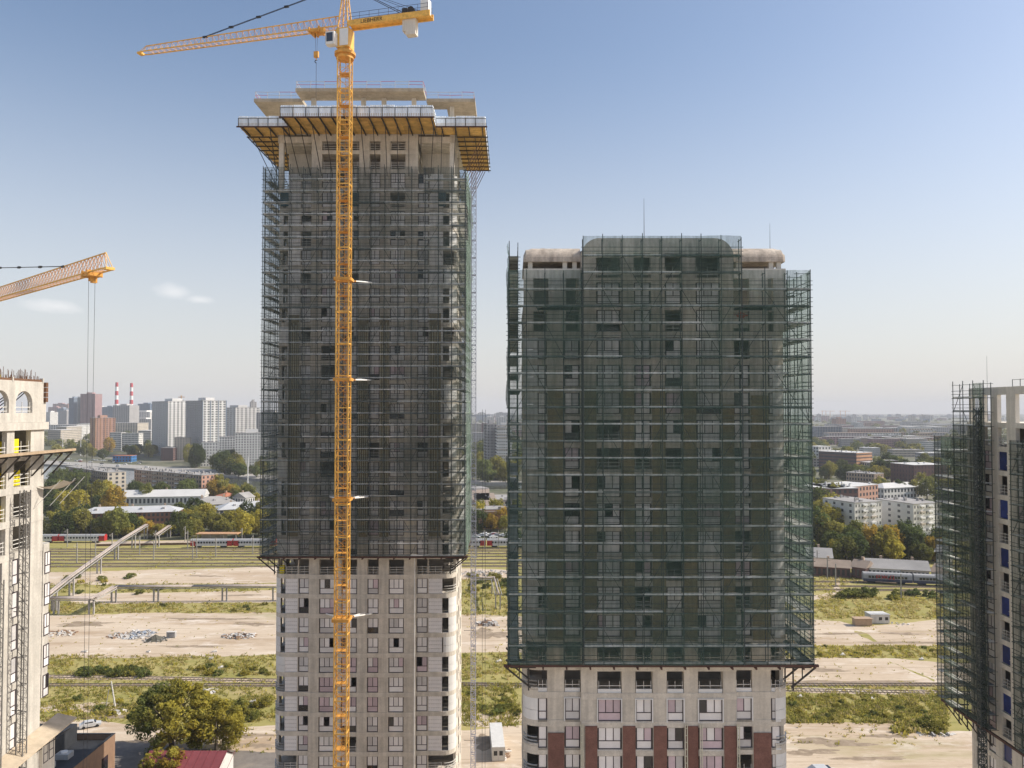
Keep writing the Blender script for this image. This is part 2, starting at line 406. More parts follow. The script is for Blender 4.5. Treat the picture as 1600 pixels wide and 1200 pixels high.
def tower_body(root, hw, r, depth, c0, c1, fwd, zt0, k0, k1, piers, top, pierk=None):
    zt = lambda k: zt0 + ST*k
    sl = MB().prism(plan(hw, r, depth, c0, c1, fwd), 0, ST-WH).mesh('floor_slab', CONCB)
    for k in range(k0, k1+1): place('floor_slab', sl, root, (0, 0, zt(k)))
    for x0, x1 in piers:
        ctr = c0-.1 <= (x0+x1)/2 <= c1+.1; y = -fwd+.04 if ctr else .04
        MB().box(x0, x1, y, .6, 0, top).obj('pier', CONC, root)
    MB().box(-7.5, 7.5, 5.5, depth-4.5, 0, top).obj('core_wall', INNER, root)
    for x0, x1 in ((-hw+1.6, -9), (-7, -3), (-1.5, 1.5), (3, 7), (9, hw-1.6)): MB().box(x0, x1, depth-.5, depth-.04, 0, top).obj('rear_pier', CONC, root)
    # walls added right behind the facade to keep the rooms dark
    MB().box(-hw+2.2, hw-2.2, 4.2, 4.4, 0, top).obj('dark_backing_wall', INNER, root)
    for s in (-1, 1):
        X = s*hw
        for y0, y1 in ((2.0, 3.4), (5.4, 7.4), (9.6, 11.6), (13.4, depth-2.0)):
            MB().box(min(X, X-s*.5)+.03, max(X, X-s*.5)-.03, y0, y1, 0, top).obj('side_pier', CONC2, root)
def side_fill(root, hw, zt, ks, s):
    for k in ks:
        z = zt(k) - WH
        for y0, y1 in ((3.45, 5.35), (7.45, 9.55), (11.65, 13.35)):
            if rnd.random() < .75: place('side_panel', cached(('sp', round(y1-y0,2)), lambda: MB().box(0, .1, 0, y1-y0, 0, WH).mesh('side_panel', PANE_G)), root, (s*(hw-.2)-.05, y0, z), mat=rnd.choice((PANE_W, PANE_G, PANE_G, PANE_D)))

# ---------------------------------------------------------------- the tall tower with the crane
T1 = thing('residential_tower', 'tallest concrete tower with flat cornice slab at its top and crane at its front', 'tower', (-23.35, 124, 0), group='towers under construction')
hw, depth, c0, c1, fwd = 14.4, 17.0, -8.75, 8.3, .4
zt1 = ZV(904, 124.); ztA = lambda k: zt1 + ST*k
p1 = [(-8.7,-7.05),(-4.55,-3.55),(-1.1,.55),(2.3,3.9),(6.3,8.25),(-10.55,-10.4),(10.0,10.12)]
NT = ZV(262, 122.5); NB = ZV(868, 122.5)
tower_body(T1, hw, 1.9, depth, c0, c1, fwd, zt1, -13, 20, p1, ztA(20)+.3)
wins1 = [(-10.35,-8.78,2),(-7.0,-4.6,3),(-3.5,-1.15,3),(.6,2.25,2),(3.95,6.25,3),(8.3,9.95,2)]
for k in range(-10, 22):
    z = ztA(k) - WH + .003
    for x0, x1, n in wins1:
        y = .14 if abs((x0+x1)/2) > 8.3 else -.26
        if k == 1: guard(T1, x0, x1, z, y+.1, 3)
        elif rnd.random() < (.035 if k < 1 else .10): guard(T1, x0, x1, z, y+.1, 2)
        else: window(T1, x0, x1, z, y, n, (5,2.5,1.5,.9,1.8) if k < 1 else (5,3,.8,1.6,2.6))
    for x0, x1 in ((-12.5,-10.57),(10.14,12.3)):
        if k == 1 or k == -9: guard(T1, x0, x1, z, .2, 3)
        else: foam(T1, x0, x1, z, .1)
    for s in (-1, 1):
        rr = rnd.random()
        if k in (1, -9) or rr < .22: 
            for q in range(3): corner_shell(T1, hw, 1.75, z+.3+q*.4, .07, s, 0, 90, PIPEW, 'guard_rail')
        elif rr < .85: corner_shell(T1, hw, 1.9, z, WH, s, 26, 90)
        else: corner_shell(T1, hw, 1.9, z, WH, s, 0, 90)
side_fill(T1, hw, ztA, range(-12, 21), 1)
# a yellow sack stack in the open storey
MB().box(-13.6, -12.9, .5, 1.2, ztA(1)-WH, ztA(1)-WH+1.2).obj('material_stack', YBAG, T1)
# downpipe by the step in the facade
MB().tube((8.0, -.46, 0), (8.0, -.46, NB-.5), .06, 6).obj('downpipe', WHITEP, T1)
# brown insulation strips with pale vertical cladding rails
for x0, x1 in ((-12.3,-10.6),(-1.05,.5),(2.4,3.8),(10.15,12.0)):
    zb, ztp = ZV(838, 124), ZV(503, 124); yy = -.5 if abs(x0) < 8 else -.06
    MB().box(x0, x1, yy, yy+.12, zb, ztp+rnd.uniform(.5,1.5)).obj('insulation_strip', WOOL, T1)
    for i in range(5 if x0 != 10.15 else 4):
        x = x0 + .12 + (x1-x0-.24)*i/4
        MB().box(x-.045, x+.045, yy-.16, yy-.01, zb+rnd.uniform(0,1.5), ztp-rnd.uniform(0,1.2)).obj('cladding_rail', RAIL, T1)
# blue tarpaulins hung near the top
for x0, x1, k in ((-13.6,-12.3,20),(-3.4,-1.2,20),(11.6,12.8,20)):
    MB().box(x0, x1, -.55, -.5, ztA(k)-2.3, ztA(k)).obj('tarpaulin', PVC, T1)
# --- top storeys above the scaffold
ZF = ZV(198, 120.)                       # underside of the cornice formwork
pc = [p for p in p1 if p[0] > -9 and p[1] < 8.4]
for x0, x1 in [(-8.7,-7.05),(-1.1,.55),(2.3,3.9),(6.3,8.25)]: MB().box(x0, x1, -fwd+.04, .6, ztA(20)+.32, ZF+.3).obj('pier', CONC, T1)
cs = MB().box(c0, c1, -fwd, 9, 0, .62).mesh('floor_slab', CONCB)
for k in (21, 22): place('floor_slab', cs, T1, (0, 0, ztA(k)))
MB().box(c0-.02, c1+.02, -fwd-.03, .7, ZF-1.0, ZF+.31).obj('edge_beam', CONC, T1)
for k in (22, 23):
    for x0, x1 in ((-7.0,-1.15),(.6,2.25),(3.95,6.25)): guard(T1, x0, x1, ztA(k-1)+.62, -.1, 3)
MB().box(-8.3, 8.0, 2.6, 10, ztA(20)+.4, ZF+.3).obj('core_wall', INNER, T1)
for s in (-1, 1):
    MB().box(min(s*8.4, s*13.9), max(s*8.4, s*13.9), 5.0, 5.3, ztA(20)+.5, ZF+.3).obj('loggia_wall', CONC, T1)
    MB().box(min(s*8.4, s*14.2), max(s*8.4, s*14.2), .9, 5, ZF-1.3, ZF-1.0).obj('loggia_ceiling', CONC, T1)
    MB().box(min(s*8.6, s*10.4), max(s*8.6, s*10.4), 4.9, 4.98, ztA(21)-2.2, ztA(22)-.6).obj('loggia_dark_sheet', INNER, T1)  # dark sheet on the loggia wall, painted shade in place of an opening
    MB().box(min(s*8.4, s*14.2), max(s*8.4, s*14.2), -.02, .8, ZF-1.15, ZF-.15).obj('edge_beam', CONC, T1)
    for y in (.1, 6, 12): MB().box(min(s*13.35, s*14.1), max(s*13.35, s*14.1), y, y+.7, ztA(20)+.3, ZF+.2).obj('column', CONC2, T1)
    MB().box(min(s*8.38, s*14.15), max(s*8.38, s*14.15), .05, 3.0, ztA(21)+.0, ztA(21)+.25).obj('floor_slab', CONCB, T1) if s > 9 else None
# cornice slab on its formwork
W, FW, YW, YC, YB = 19.2, 11.5, -4.0, -8.0, 18.6
poly = [(W, YW), (W, YB), (-W, YB), (-W, YW), (-FW, YW), (-FW, YC), (FW, YC), (FW, YW)]
MB().prism(poly, ZF+.22, ZF+.62).obj('cornice_slab', CONC, T1)
def ply(x0, x1, y0, y1, nx, ny):
    for i in range(nx):
        for j in range(ny):
            a, b = x0+(x1-x0)*i/nx, x0+(x1-x0)*(i+1)/nx; c, d = y0+(y1-y0)*j/ny, y0+(y1-y0)*(j+1)/ny
            MB().box(a+.02, b-.02, c+.02, d-.02, ZF+.12+rnd.uniform(-.02,.0), ZF+.19).obj('plywood_sheet', PLY, T1)
ply(-FW, FW, YC, YW, 9, 2); ply(-FW, FW, YW, -.45, 9, 2)
for s in (-1, 1):
    a, b = sorted((s*FW, s*W)); ply(a, b, YW, -.1, 3, 2)
    a, b = sorted((s*14.5, s*W)); ply(a, b, 0, YB, 2, 7)
for i in range(13):
    x = -FW + .3 + (2*FW-.6)*i/12
    MB().bar((x, YC-.1, ZF-.06), (x, -.5, ZF-.06), .14, .26).obj('formwork_beam', STEELD, T1)
    if i % 1 == 0:
        MB().bar((x+rnd.uniform(-.1,.1), YC*.62, ZF-.2), (x*.93, -1.0, NT-1.2), .10).obj('strut', STEELD, T1)
for s in (-1, 1):
    for i in range(4):
        x = s*(FW + .9 + (W-FW-1.4)*i/3)
        MB().bar((x, YW-.1, ZF-.06), (x, 0, ZF-.06), .14, .24).obj('formwork_beam', STEELD, T1)
        if abs(x) < 15: MB().bar((x, YW*.8, ZF-.2), (x*.97, -1.0, NT-1.0), .10).obj('strut', STEELD, T1)
    for i in range(9):
        y = .6 + (YB-1)*i/8
        MB().bar((s*14.4, y, ZF-.02), (s*(W+.25), y, ZF-.02), .12, .16).obj('formwork_beam', STEELD, T1)
        if s > 0 or i % 3 == 0: MB().bar((s*(W-.8), y, ZF-.2), (s*14.5, y, ZF-8.2), .10, mi=0).obj('strut', RUST if s > 0 else STEELD, T1)
    for xx in (s*15.7, s*17.4, s*19.1): MB().bar((xx, -.2, ZF-.24), (xx, YB-.2, ZF-.24), .10, .16).obj('formwork_beam', STEELD, T1)
MB().bar((-FW-.2, YC, ZF-.0), (FW+.2, YC, ZF), .16, .2).obj('edge_rail', STEELR, T1)
for s in (-1, 1): MB().bar((s*FW, YW, ZF), (s*(W+.3), YW, ZF), .16, .2).obj('edge_rail', STEELR, T1)
def screen(x0, x1, y0, y1, n, h=1.62):
    for i in range(n):
        a = Vector((x0+(x1-x0)*i/n, y0+(y1-y0)*i/n, 0)); b_ = Vector((x0+(x1-x0)*(i+1)/n, y0+(y1-y0)*(i+1)/n, 0)); d = (b_-a); nn = Vector((d.y, -d.x, 0)).normalized()
        b = MB(); m = 14; e = .02; hh = h + rnd.uniform(-.06, .12)
        pts = [a + d*(e+(1-2*e)*q/m) + nn*(.03 if q % 2 else -.03) for q in range(m+1)]
        for q in range(m): b.quad(pts[q]+Vector((0,0,ZF+.1)), pts[q+1]+Vector((0,0,ZF+.1)), pts[q+1]+Vector((0,0,ZF+hh)), pts[q]+Vector((0,0,ZF+hh)))
        b.obj('screen_panel', CORR, T1)
        MB().bar(a+nn*.07+Vector((0,0,ZF+.05)), a+nn*.07+Vector((0,0,ZF+h-.3)), .07).obj('screen_post', STEELD, T1)
    MB().bar((x0, y0-.07, ZF+h-.32), (x1, y1-.07, ZF+h-.32), .06).obj('screen_rail', STEELD, T1)
screen(-FW, FW, YC, YC, 12, 1.75); screen(-W, -FW, YW, YW, 5); screen(FW, W, YW, YW, 5); screen(FW, FW, YC, YW, 3); screen(-FW, -FW, YW, YC, 3)
screen(W, W, YW, YB, 12); screen(-W, -W, YB, YW, 12)
# roof slab on columns
ZR = ZV(157, 122.) - .1
W2, F2, Y2, C2, B2 = 17.5, 9.8, -2.0, -6.0, 16.8
for q in ((-F2, F2, C2, -2.4), (-W2, -F2-.01, Y2, 1.2), (F2+.01, W2, Y2, 1.2), (-W2, -12.6, 1.21, B2), (12.8, W2, 1.21, B2), (-12.59, 12.79, B2-4, B2)):
    MB().box(*q, ZR-.1, ZR+.42).obj('roof_slab', SLABM, T1)
for x, y in [(-7.7,-3.2),(-3.6,-3.2),(.1,-3.2),(3.3,-3.2),(8.0,-3.2),(-13.5,.2),(13.7,.2),(-13.5,6),(13.9,6),(-13.5,14),(13.7,14),(-8,14),(0,14),(8,14)]:
    MB().box(x-.34, x+.34, y-.3, y+.35, ZF+.62, ZR).obj('column', CONC2, T1)
def rails(pts, z):
    for (x0, y0), (x1, y1) in zip(pts, pts[1:]):
        L = math.hypot(x1-x0, y1-y0); n = max(2, round(L/2.1))
        for i in range(n):
            x, y = x0+(x1-x0)*i/n, y0+(y1-y0)*i/n
            MB().bar((x, y, z), (x+rnd.uniform(-.05,.05), y, z+1.15), .05).obj('rail_post', PIPEW, T1)
            for h in (.6, 1.1):
                x2, y2 = x0+(x1-x0)*(i+1)/n, y0+(y1-y0)*(i+1)/n
                MB().bar((x, y, z+h+rnd.uniform(-.04,.04)), (x2, y2, z+h+rnd.uniform(-.04,.04)), .045).obj('rail_bar', TAPER if rnd.random() < .35 else PIPEW, T1)
rails([(-W2+.2, B2), (-W2+.2, Y2+.2), (-F2, Y2+.2), (-F2+.1, C2+.2), (F2-.1, C2+.2), (F2, Y2+.2), (W2-.2, Y2+.2), (W2-.2, B2)], ZR+.42)
# scaffold of the tall tower
S1 = thing('facade_scaffold', 'grey-green netted scaffold wrapped round the tallest tower below its cornice', 'scaffold', (-23.35, 124, 0), group='netted facade scaffolds')
run(S1, (-15.95, -.65), (1,0), (0,-1), 31.9, 1.2, NB, NT, lambda z: NET1B if z < 84 else NET1, bay=2.1)
run(S1, (-14.75, 17.2), (0,-1), (-1,0), 17.8, 1.2, NB, NT, lambda z: NET1B if z < 84 else NET1, bay=2.2, brace=False)
run(S1, (14.75, -.6), (0,1), (1,0), 17.8, 1.2, NB, NT-.4, NETP, bay=2.2, brace=False)
base_beams(S1, -15.95, 15.95, -1.85, 17, NB)

# ---------------------------------------------------------------- the tower with the rounded roof
T2 = thing('residential_tower', 'concrete tower with rounded vaulted roof, half wrapped in green netting, brick-red strips below', 'tower', (16.0, 87, 0), group='towers under construction')
hw, depth, c0, c1, fwd = 14.75, 17.0, -8.3, 8.75, .4
zt2 = ZV(1091, 87.); ztB = lambda k: zt2 + ST*k
p2 = [(-12.1,-10.2),(-8.4,-6.6),(-3.9,-2.4),(-.5,1.05),(2.95,4.5),(7.25,8.7),(10.6,12.65)]
tower_body(T2, hw, 1.6, depth, c0, c1, fwd, zt2, -11, 14, p2, ztB(14)+.3)
wins2 = [(-13.1,-12.15,1),(-10.12,-8.5,2),(-6.52,-4.0,3),(-2.32,-.6,2),(1.13,2.87,2),(4.58,7.17,3),(8.83,10.52,2),(12.73,13.7,1)]
for k in range(-4, 16):
    z = ztB(k) - WH + .003
    for x0, x1, n in wins2:
        xm = (x0+x1)/2; y = .14 if xm < c0 or xm > c1 else -.26
        if k in (14, 15) and (xm < c0 or xm > c1):
            continue
        if k in (1, 2): guard(T2, x0, x1, z, y+.1, 2); 
        elif rnd.random() < (.02 if k < 1 else .07): guard(T2, x0, x1, z, y+.1, 2)
        else: window(T2, x0, x1, z, y, n, (5,1.5,1.4,.8,1.4) if k < 1 else (5,2,1.0,1.4,2.2), sill=True)
        if k == 1: MB().box(x0-.02, x1+.02, y-.05, y+.06, z-.02, z+.42).obj('parapet_panel', PANEL, T2)
    for s in (-1, 1):
        rr = rnd.random()
        if k in (1, 2) or (k < 0 and s > 0 and k == -1) or (k == -2 and s < 0) or (k == -1 and s < 0):
            for q in range(3): corner_shell(T2, hw, 1.5, z+.35+q*.4, .07, s, 0, 90, PIPEW, 'guard_rail')
            corner_shell(T2, hw, 1.62, z, .5, s, 0, 90, CONCB, 'parapet')
        elif k < 14: corner_shell(T2, hw, 1.6, z, WH, s, 0, 90, PANEL if k < 2 else (PANEL if rr < .6 else CONC2))
    if k == 0:       # white surrounds of the top finished storey
        for x0, x1, n in wins2[1:-1]:
            y = .14 if (x0+x1)/2 < c0 or (x0+x1)/2 > c1 else -.26
            b = MB(); b.box(x0-.13, x0-.01, y-.22, y+.08, z-.1, z+WH+.12); b.box(x1+.01, x1+.13, y-.22, y+.08, z-.1, z+WH+.12); b.box(x0-.009, x1+.009, y-.22, y+.08, z+WH+.01, z+WH+.12)
            b.obj('window_surround', PANEL, T2)
side_fill(T2, hw, ztB, range(-4, 14), 1); side_fill(T2, hw, ztB, range(-4, 14), -1)
# brick-red cladding on the lower piers, brown insulation higher up, pale rails between
ZBR = ZV(1132, 87.)
for i, (x0, x1) in enumerate(p2):
    ctr = c0 < (x0+x1)/2 < c1; y = -fwd-.1 if ctr or x0 == -8.4 else -.1
    b0 = x0+.08; b1 = x1-.03
    if x0 == -8.4: b0 = -7.95
    MB().box(b0, b1, y, y+.1, 2, ZBR - (.0 if i not in (0, 6) else .9)).obj('brick_strip', BRICK, T2)
    za = ZV(1000, 87); zb_ = ZV(606 + (0, 0, 0, 0, 0, 26, 12)[i], 87)
    MB().box(b0, b1, y, y+.1, za, zb_).obj('insulation_strip', WOOL, T2)
for x in (-8.45, 4.62, 3.0, 8.72):
    b = MB()
    for dx in (0, .22): b.box(x+dx-.04, x+dx+.04, -.72, -.6, 3, ZBR+.3)
    for q in range(40): b.box(x+.042, x+.178, -.70, -.64, ZBR-.2-q*.75, ZBR-.13-q*.75)
    b.obj('cladding_rail', RAIL, T2)
VAULT = mat('weathered_vault_concrete', (.60,.52,.43), .9, .1, .8, col2=(.40,.33,.27), streak=.25, fine=.12)
# wings: two storeys of large openings under the vault
for s, (wa, wb) in ((-1, (-14.7, c0)), (1, (c1, 14.7))):
    zl, zh = ztB(13)+ST-WH, ZV(422, 88)
    pr = [(-14.7,-13.6),(-11.9,-9.95),(-8.5,-8.31)] if s < 0 else [(10.6,12.7),(13.3,14.72)]
    for a, b_ in pr: MB().box(a, b_, .05, .6, zl, zh).obj('pier', CONC, T2)
    for zz in (ztB(14)-.1,): MB().box(wa+.02, wb-.02, .0, .62, zz, zz+.7).obj('edge_beam', CONCB, T2)
    MB().box(wa+.03, wb-.03, .02, .5, zh-1.1, zh).obj('parapet', CONC2, T2)
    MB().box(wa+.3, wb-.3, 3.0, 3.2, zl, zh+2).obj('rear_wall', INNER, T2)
    # quarter-round vault over the wing
    zv0, zv1 = ZV(408, 88.), ZV(388, 88.4); rr = zv1 - zv0
    b = MB(); n = 8; L = []
    for i in range(n+1):
        t = R(90*i/n); L.append((rr*1.15*(1-math.cos(t)) , zv0 + rr*math.sin(t)))
    prof = L + [(12.0, zv1), (12.0, zv0-.25), (.0, zv0-.25)]
    ends = [wa, wb - s*.0] if s < 0 else [wa, wb]
    xo, xi = (wa, wb) if s < 0 else (wb, wa)
    rows = []
    for x, inset in ((xi, 0), (xo - (-1 if s < 0 else 1)*.9, 0), (xo - (-1 if s < 0 else 1)*.25, .3), (xo, .95)):
        base = len(b.v)
        for y, z in prof: b.v.append((x, y + (inset if y < 11 else 0)*.2, min(z, zv1 - inset)))
        rows.append(base)
    m = len(prof)
    for p, q in zip(rows, rows[1:]):
        for i in range(m): b.f.append((p+i, p+(i+1)%m, q+(i+1)%m, q+i)); b.m.append(0)
    b.f.append(tuple(rows[-1]+i for i in range(m))); b.m.append(0)
    b.obj('vault', VAULT, T2)
    for yy, xx in ((.3, wa+.5), (.3, (wa+wb)/2+1.2), (.3, wb-.9)): MB().box(xx, xx+.5, yy, yy+.4, zh, zv0-.24).obj('column', CONC2, T2)
# tall middle volume with rounded shoulders
zc0, zc1 = ztB(14)+.3, ZV(372, 86.6); rr = 2.1
prof = [(c0, zc0)] + [(c0+rr-rr*math.cos(R(a)), zc1-rr+rr*math.sin(R(a))) for a in range(0, 91, 10)] + [(c1-rr+rr*math.sin(R(a)), zc1-rr+rr*math.cos(R(a))) for a in range(0, 91, 10)] + [(c1, zc0)]
b = MB(); m = len(prof)
zz = [(-fwd, 0), (1.2, m)]
top_open = ZV(396, 86.6)
fr = MB()   # shell (open to the front between piers)
for y in (-fwd, .5, 13.0): fr.v += [(x, y, z) for x, z in prof]
for q in (0, m):
    for i in range(m-1): fr.f.append((q+i, q+m+i, q+m+i+1, q+i+1)); fr.m.append(0)
fr.f.append(tuple(2*m+i for i in range(m))); fr.m.append(0)
# front lunette above the openings
k0_ = [i for i, (x, z) in enumerate(prof) if z > top_open]
arc = [prof[i] for i in k0_]; n0 = len(fr.v)
lun = [(c0, top_open)] + arc + [(c1, top_open)]
fr.v += [(x, -fwd+.01, z) for x, z in lun]; fr.f.append(tuple(n0+i for i in range(len(lun)))[::-1]); fr.m.append(0)
fr.obj('vault', CONC, T2)
for x0, x1 in ((c0+.03,-6.6),(-3.9,-2.4),(-.5,1.05),(2.95,4.5),(7.25,c1-.03)): MB().box(x0, x1, -fwd+.05, .5, ztB(14)+.32, top_open+.05).obj('pier', CONC, T2)
for z in (ztB(15), ): MB().box(c0+.04, c1-.04, -fwd+.02, 4, z, z+.55).obj('floor_slab', CONCB, T2)
MB().box(c0+.3, c1-.3, 4.0, 4.3, zc0, zc1-.6).obj('dark_backing_wall', INNER, T2)
for x0, x1, n in wins2[2:-2]: guard(T2, x0, x1, ztB(15)+.56, -.1, 2)
# roof bits: hatches and a mast
MB().box(-12.6, -12.1, 5, 5.6, ZV(388,88.4), ZV(388,88.4)+.75).obj('roof_vent', CONC2, T2)
b = MB(); b.tube((12.2, 5, ZV(388,88.4)-.05), (12.2, 5, ZV(388,88.4)+.3), .75, 12, .6); b.tube((12.2, 5, ZV(388,88.4)+.3), (12.2, 5, ZV(388,88.4)+.55), .6, 12, .2); b.obj('roof_vent', CONC2, T2)
MB().tube((-.65, 3, zc1-.1), (-.65, 3, ZV(310, 90)), .045, 6, .015).obj('lightning_rod', ROPE, T2)
MB().tube((14.3, 4, ZV(400,91)), (14.3, 4, ZV(378, 91)+2.2), .035, 6, .012).obj('lightning_rod', ROPE, T2)
# a rough red patch of small overlapping boxes on the upper wall
b = MB()
for i in range(46):
    x, z = rnd.gauss(9.65, .38), rnd.gauss(ZV(494, 87), .2); w, h = rnd.uniform(.06,.4), rnd.uniform(.04,.2)
    b.box(x, x+w, -.006-.001*i, .0, z, z+h)
RED = mat('red_marking', (.50,.09,.04), .7, .2, 3)
b2 = MB(); b2.box(8.78, 10.58, .3, .5, ZV(512,87), ZV(478,87)); b2.obj('wall_panel', CONC, T2)
for o_ in [b.obj('red_patch', RED, T2)]: o_.location.y = .299
# scaffold of the vaulted tower
S2 = thing('facade_scaffold', 'dark green netted scaffold stepped up in the middle, round the tower with the vaulted roof', 'scaffold', (16.0, 87, 0), group='netted facade scaffolds')
Z0, ZW, ZC, ZL = ZV(1037, 85.2), ZV(425, 85.4), ZV(371, 85.0), ZV(381, 86)
run(S2, (-16.4, -.8), (1,0), (0,-1), 8.1, 1.1, Z0, ZW, NET2, bay=2.3)
run(S2, (-8.2, -.8), (1,0), (0,-1), 17.3, 1.2, Z0, ZC, NET2, bay=2.3)
run(S2, (9.2, -.8), (1,0), (0,-1), 7.5, 1.1, Z0, ZW, NET2, bay=2.5)
run(S2, (-15.1, 17.0), (0,-1), (-1,0), 18.6, 1.2, Z0, ZL, NET2, bay=2.3, brace=False, nbh=3)
run(S2, (15.1, -1.6), (0,1), (1,0), 18.6, 1.6, Z0, ZW, NETP, bay=2.3, brace=True, deck=DECK, netk=3, nbh=3)
base_beams(S2, -16.4, 16.7, -1.9, 17, Z0)
# ================================================================ cranes and hoists
def lattice(w, h, leg, dg, n, mats, name, ladder=False):
    def f():
        b = MB(); a = w/2; C = [(-a,-a),(a,-a),(a,a),(-a,a)]
        for x, y in C: b.bar((x,y,0), (x,y,h), leg)
        for q in range(4):
            (x0,y0), (x1,y1) = C[q], C[(q+1)%4]
            for i in range(n):
                z0, z1 = h*i/n, h*(i+1)/n
                b.bar((x0,y0,z0+.02), (x1,y1,z0+.02), dg*(1.8 if i == 0 else 1), dg*(2.6 if i == 0 else 1), 0)
                if (i+q) % 2: b.bar((x0,y0,z0), (x1,y1,z1), dg, mi=1)
                else: b.bar((x1,y1,z0), (x0,y0,z1), dg, mi=1)
        if ladder:
            for s in (-.2, .2): b.bar((s+.2, a*.5, 0), (s+.2, a*.5, h), .05, mi=1)
            for i in range(int(h/.4)): b.bar((0, a*.5, i*.4), (.4, a*.5, i*.4), .035, mi=1)
            b.box(-a*.8, a*.8, -a*.8, a*.8, h*.5, h*.5+.03, 1)
        return b.mesh(name, mats)
    return cached(('lat', w, h, leg, dg, n, name, mats[0].name), f)
def text_mesh(s, size, m, name='lettering'):
    cu = bpy.data.curves.new(name, 'FONT'); cu.body = s; cu.size = size; cu.extrude = .012; cu.align_x = 'CENTER'
    o = bpy.data.objects.new('tmp', cu); COL.objects.link(o)
    dg = bpy.context.evaluated_depsgraph_get(); me = bpy.data.meshes.new_from_object(o.evaluated_get(dg))
    bpy.data.objects.remove(o); me.materials.clear(); me.materials.append(m); me.name = name
    return me
def crane(label, loc, zmast, ang, L, pend, trolley, hookz, collars=(), head=6.2, counter=13.6, sh=4.7, lettering=None, ropes=.25, taper=.62):
    root = thing('tower_crane', label, 'crane', loc, group='tower cranes')
    sec = lattice(1.80, sh, .165, .062, 3, [YEL, YELD], 'mast_section', True)
    n = int(zmast/sh); off = zmast - n*sh
    for i in range(n): place('mast_section', sec, root, (0, 0, off + i*sh))
    MB().box(-2.6, 2.6, -2.6, 2.6, 0, max(.6, off)).obj('footing', CONC, root)
    for z, ties in collars:
        b = MB(); t = 1.18
        for s in (-1, 1): b.box(-t, t, s*t-.1, s*t+.1, z-.22, z+.22); b.box(s*t-.1, s*t+.1, -t+.1, t-.1, z-.22, z+.22)
        b.box(-t-.35, t+.35, t+.1, t+.3, z-.12, z+.12)
        b.obj('tie_collar', YELD, root)
        for p, q in ties: MB().tube((p[0], p[1], z), q, .11, 8).obj('tie_strut', WHITEP, root)
    rz = math.atan2(ang[1], ang[0]); Z = zmast
    def up(b, name, m, **k): return b.obj(name, m, root, (0, 0, Z), rz, **k)
    b = MB(); b.tube((0,0,0), (0,0,.55), 1.3, 20, 1.2); b.tube((0,0,.55), (0,0,.95), 1.55, 20); b.tube((0,0,.95), (0,0,1.5), 1.15, 20, .95); up(b, 'slewing_ring', YELD)
    b = MB(); b.box(-1.0, 1.0, -.95, .95, 1.5, 4.4); up(b, 'turntable', YEL)
    c = MB(); c.prism([(.75,1.0),(2.0,1.0),(2.2,1.4),(2.1,2.1),(.75,2.1)], 1.55, 3.45); cb = up(c, 'operator_cab', WHITEP)
    c = MB(); c.box(.95, 1.95, 2.11, 2.15, 1.95, 3.25); c.prism([(2.02,.98),(2.23,1.38),(2.13,2.06),(2.16,2.06),(2.26,1.38),(2.05,.98)][::-1], 1.75, 3.3); c.obj('cab_window', GLASSD, cb)
    b = MB(); b.box(-.95, .4, .97, 1.02, 1.7, 4.2); up(b, 'access_panel', WHITEP)
    # tower head
    b = MB(); zj = 4.9; za = zj + head
    for x, y in ((-.8,-.8),(.8,-.8),(.8,.8),(-.8,.8)): b.bar((x,y,4.4), (x*.22,y*.22,za), .15)
    for i in range(5):
        t0, t1 = i/5, (i+1)/5
        f = lambda t: (.8*(1-.78*t), 4.4+(za-4.4)*t)
        (r0, z0), (r1, z1) = f(t0), f(t1)
        for (x,y), (x2,y2) in zip(((-1,-1),(1,-1),(1,1),(-1,1)), ((1,-1),(1,1),(-1,1),(-1,-1))):
            b.bar((x*r0,y*r0,z0), (x2*r1,y2*r1,z1), .06, mi=1); b.bar((x*r0,y*r0,z0), (x2*r0,y2*r0,z0), .06, mi=1)
    b.box(-.3, .3, -.3, .3, za-.1, za+.35); up(b, 'tower_head', [YEL, SALM])
    # jib: triangular lattice in sections
    ns = max(1, round(L/4.6)); ls = (L-1)/ns
    for i in range(ns):
        b = MB(); x0 = 1+i*ls; hh = lambda x: 1.75*(1-(1-taper)*max(0, (x-1)/(L-1)))
        h0, h1 = hh(x0), hh(x0+ls)
        for s in (-.62, .62): b.bar((x0,s,zj), (x0+ls,s,zj), .15)
        b.bar((x0,0,zj+h0), (x0+ls,0,zj+h1), .13)
        m = 4
        for q in range(m):
            xa, xb, xm = x0+ls*q/m, x0+ls*(q+1)/m, x0+ls*(q+.5)/m
            for s in (-.62, .62): b.bar((xa,s,zj), (xm,0,zj+hh(xm)), .055, mi=1); b.bar((xm,0,zj+hh(xm)), (xb,s,zj), .055, mi=1)
            b.bar((xa,-.62,zj), (xa,.62,zj), .06, mi=1); b.bar((xa,-.62,zj), (xb,.62,zj), .045, mi=1)
        up(b, 'jib_section', [YEL, SALM])
    b = MB(); h1 = 1.75*taper
    for s in (-.62, .62): b.bar((L,s,zj), (L+1.2,s*.6,zj), .14); b.bar((L,0,zj+h1), (L+1.1,s*.6,zj), .06)
    b.box(L+.6, L+1.3, -.5, .5, zj-.18, zj+.12); up(b, 'jib_tip', [YEL])
    x = trolley; b = MB()
    b.box(x-1.0, x+1.0, -.85, .85, zj-.42, zj-.2)
    for q in (-.8, .8): b.box(x+q-.12, x+q+.12, -.9, .9, zj-.5, zj+.25)
    b.box(x-1.8, x-1.2, .5, 1.1, zj-.9, zj-.2); b.box(x-.3, x-.05, -.3, .3, zj-.95, zj-.42); b.box(x+.2, x+.4, -.3, .3, zj-1.0, zj-.42); up(b, 'trolley', YELD)
